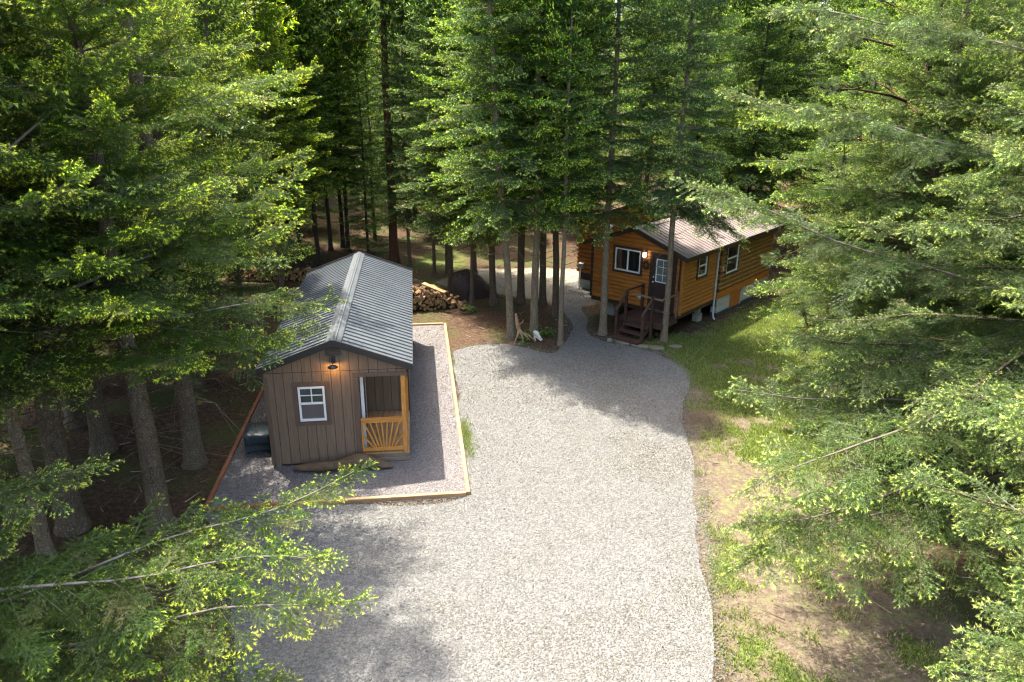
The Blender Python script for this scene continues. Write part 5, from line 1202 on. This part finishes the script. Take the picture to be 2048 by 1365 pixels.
# firs behind and left of the shed
BL = [(-11.0, 30.9), (-10.7, 32.1), (-10.0, 33.5), (-9.2, 33.6), (-9.4, 36.8), (-8.9, 37.4), (-8.4, 36.4)]
BLab = ['pale barked fir at the left end of the firewood row', 'pale barked fir in the middle of the firewood row', 'slim fir behind the right end of the firewood row', 'fir left of the shed roof with low green boughs', 'slim dark fir behind the shed, leftmost of three close poles', 'slim dark fir behind the shed, middle of three close poles', 'slim dark fir behind the shed, rightmost of three close poles']
for k, (x, y) in enumerate(BL): plant(MS[2] if k % 2 else MS[1], 'fir_tree', x, y, k * 1.3, .8, BLab[k], 'slim firs behind the shed', mats=('fir_mid', 'bark_light' if k < 2 else 'bark_dark'))
plant(FARP[3], 'pine_tree', -5.7, 34.2, .5, 1.45, 'tall reddish trunked pine rising clear behind the shed ridge', cat='pine tree', mats=('fir_blue', 'bark_red'))
for (x, y, k, rz, sc, lab) in [(-8.4, 21.5, 0, .4, .78, 'bright green fir beside the left eave of the shed'), (-10.4, 24.5, 3, 2.0, .85, 'green fir left of the shed beyond its back corner'), (-9.2, 28.0, 1, 4.0, .8, 'drooping fir over the stacked firewood left of the shed'), (-12.6, 26.5, 3, 5.0, .95, 'fir in the far left stand beyond the shed')]:
    plant(MS[k], 'fir_tree', x, y, rz, sc, lab, 'firs left of the shed roof', mats=('fir_left', 'bark'))

for k, (x, y, sc, lab) in enumerate([(-7.6, 39.5, .9, 'young dense fir beyond the shed ridge, left one of the pair'), (-4.2, 40.5, .95, 'young dense fir beyond the shed ridge, right one of the pair'), (-12.5, 38.5, 1.0, 'dense low boughed fir behind the firewood row'), (-14.0, 35.2, .8, 'young fir left of the pale barked pair by the firewood row'), (-7.3, 36.0, .75, 'young fir close behind the back left corner of the shed roof'), (-11.6, 42.0, .9, 'young fir deep between the slim dark poles behind the shed')]):
    plant(YOUNG, 'fir_tree', x, y, k * 2.1, sc, lab, 'young firs beyond the shed', mats=('fir_mid', 'bark_dark'))
# forest behind
LIT = [[(-1.4, 8.5), (3.8, 8.5), (4.6, 15.5), (2.5, 16.6), (.8, 18.2), (-.9, 21)], [(-4.6, 14.4), (-2.0, 14.6), (-2.6, 18), (-4.4, 17.5)], PALE, [(4.2, 8.5), (6.5, 9), (7.4, 16), (4.8, 16)], [(7, 21.2), (10, 22.5), (10, 25), (8, 23.5)]]
CABP = [cabin_xy(a, b) for a, b in ((2.0, -1.8), (2.0, 9.5), (-8.5, 9.5), (-8.5, -1.8))]
rs = np.random.default_rng(404); placed = [(o.location.x, o.location.y) for o in bpy.data.objects if o.parent is None and o.get('category') in ('fir tree', 'pine tree')]
count = 0
for tries in range(9000):
    if count >= 262: break
    y = 27 + 78 * rs.random() ** 1.25; x = rs.uniform(-1, 1) * (.78 * y + 6)
    if math.hypot(x, y) < 27 or (abs(x) < 13 and y < 33.5): continue
    q = np.array([[x, y]])
    if in_poly(q, CABP)[0] or soft(q, PALE, 2.2)[0] > 0: continue
    md = 1.5 + .012 * y
    if min((x - a) ** 2 + (y - b) ** 2 for a, b in placed) < md * md: continue
    H = rs.uniform(15, 23)
    for h in np.arange(3, H, .4):
        s_ = np.array([[x + .30 * h, y - .305 * h]])
        if any(in_poly(s_, L_)[0] or edge_dist(s_, L_)[0] < .7 for L_ in LIT): H = h * .97; break
    if H < 6: continue
    placed.append((x, y)); count += 1
    k = rs.integers(0, 4) if rs.random() < (.4 if (x < -2 and y < 62) else .6) else 4
    near = y < 44
    plant(YOUNG if near and k == 4 else MS[rs.integers(0, 4)] if near else FARP[k], 'fir_tree', x, y, rs.uniform(0, 6.28), H / (19 if near else 18), 'tall fir standing in the shaded forest behind the clearing', 'forest firs behind the clearing',
          mats=(['fir_far', 'fir_mid', 'fir_far', 'fir_blue'][rs.integers(0, 4)], 'bark_dark' if rs.random() < .75 else 'bark'))
print('forest trees', count, 'objects', len(bpy.data.objects))
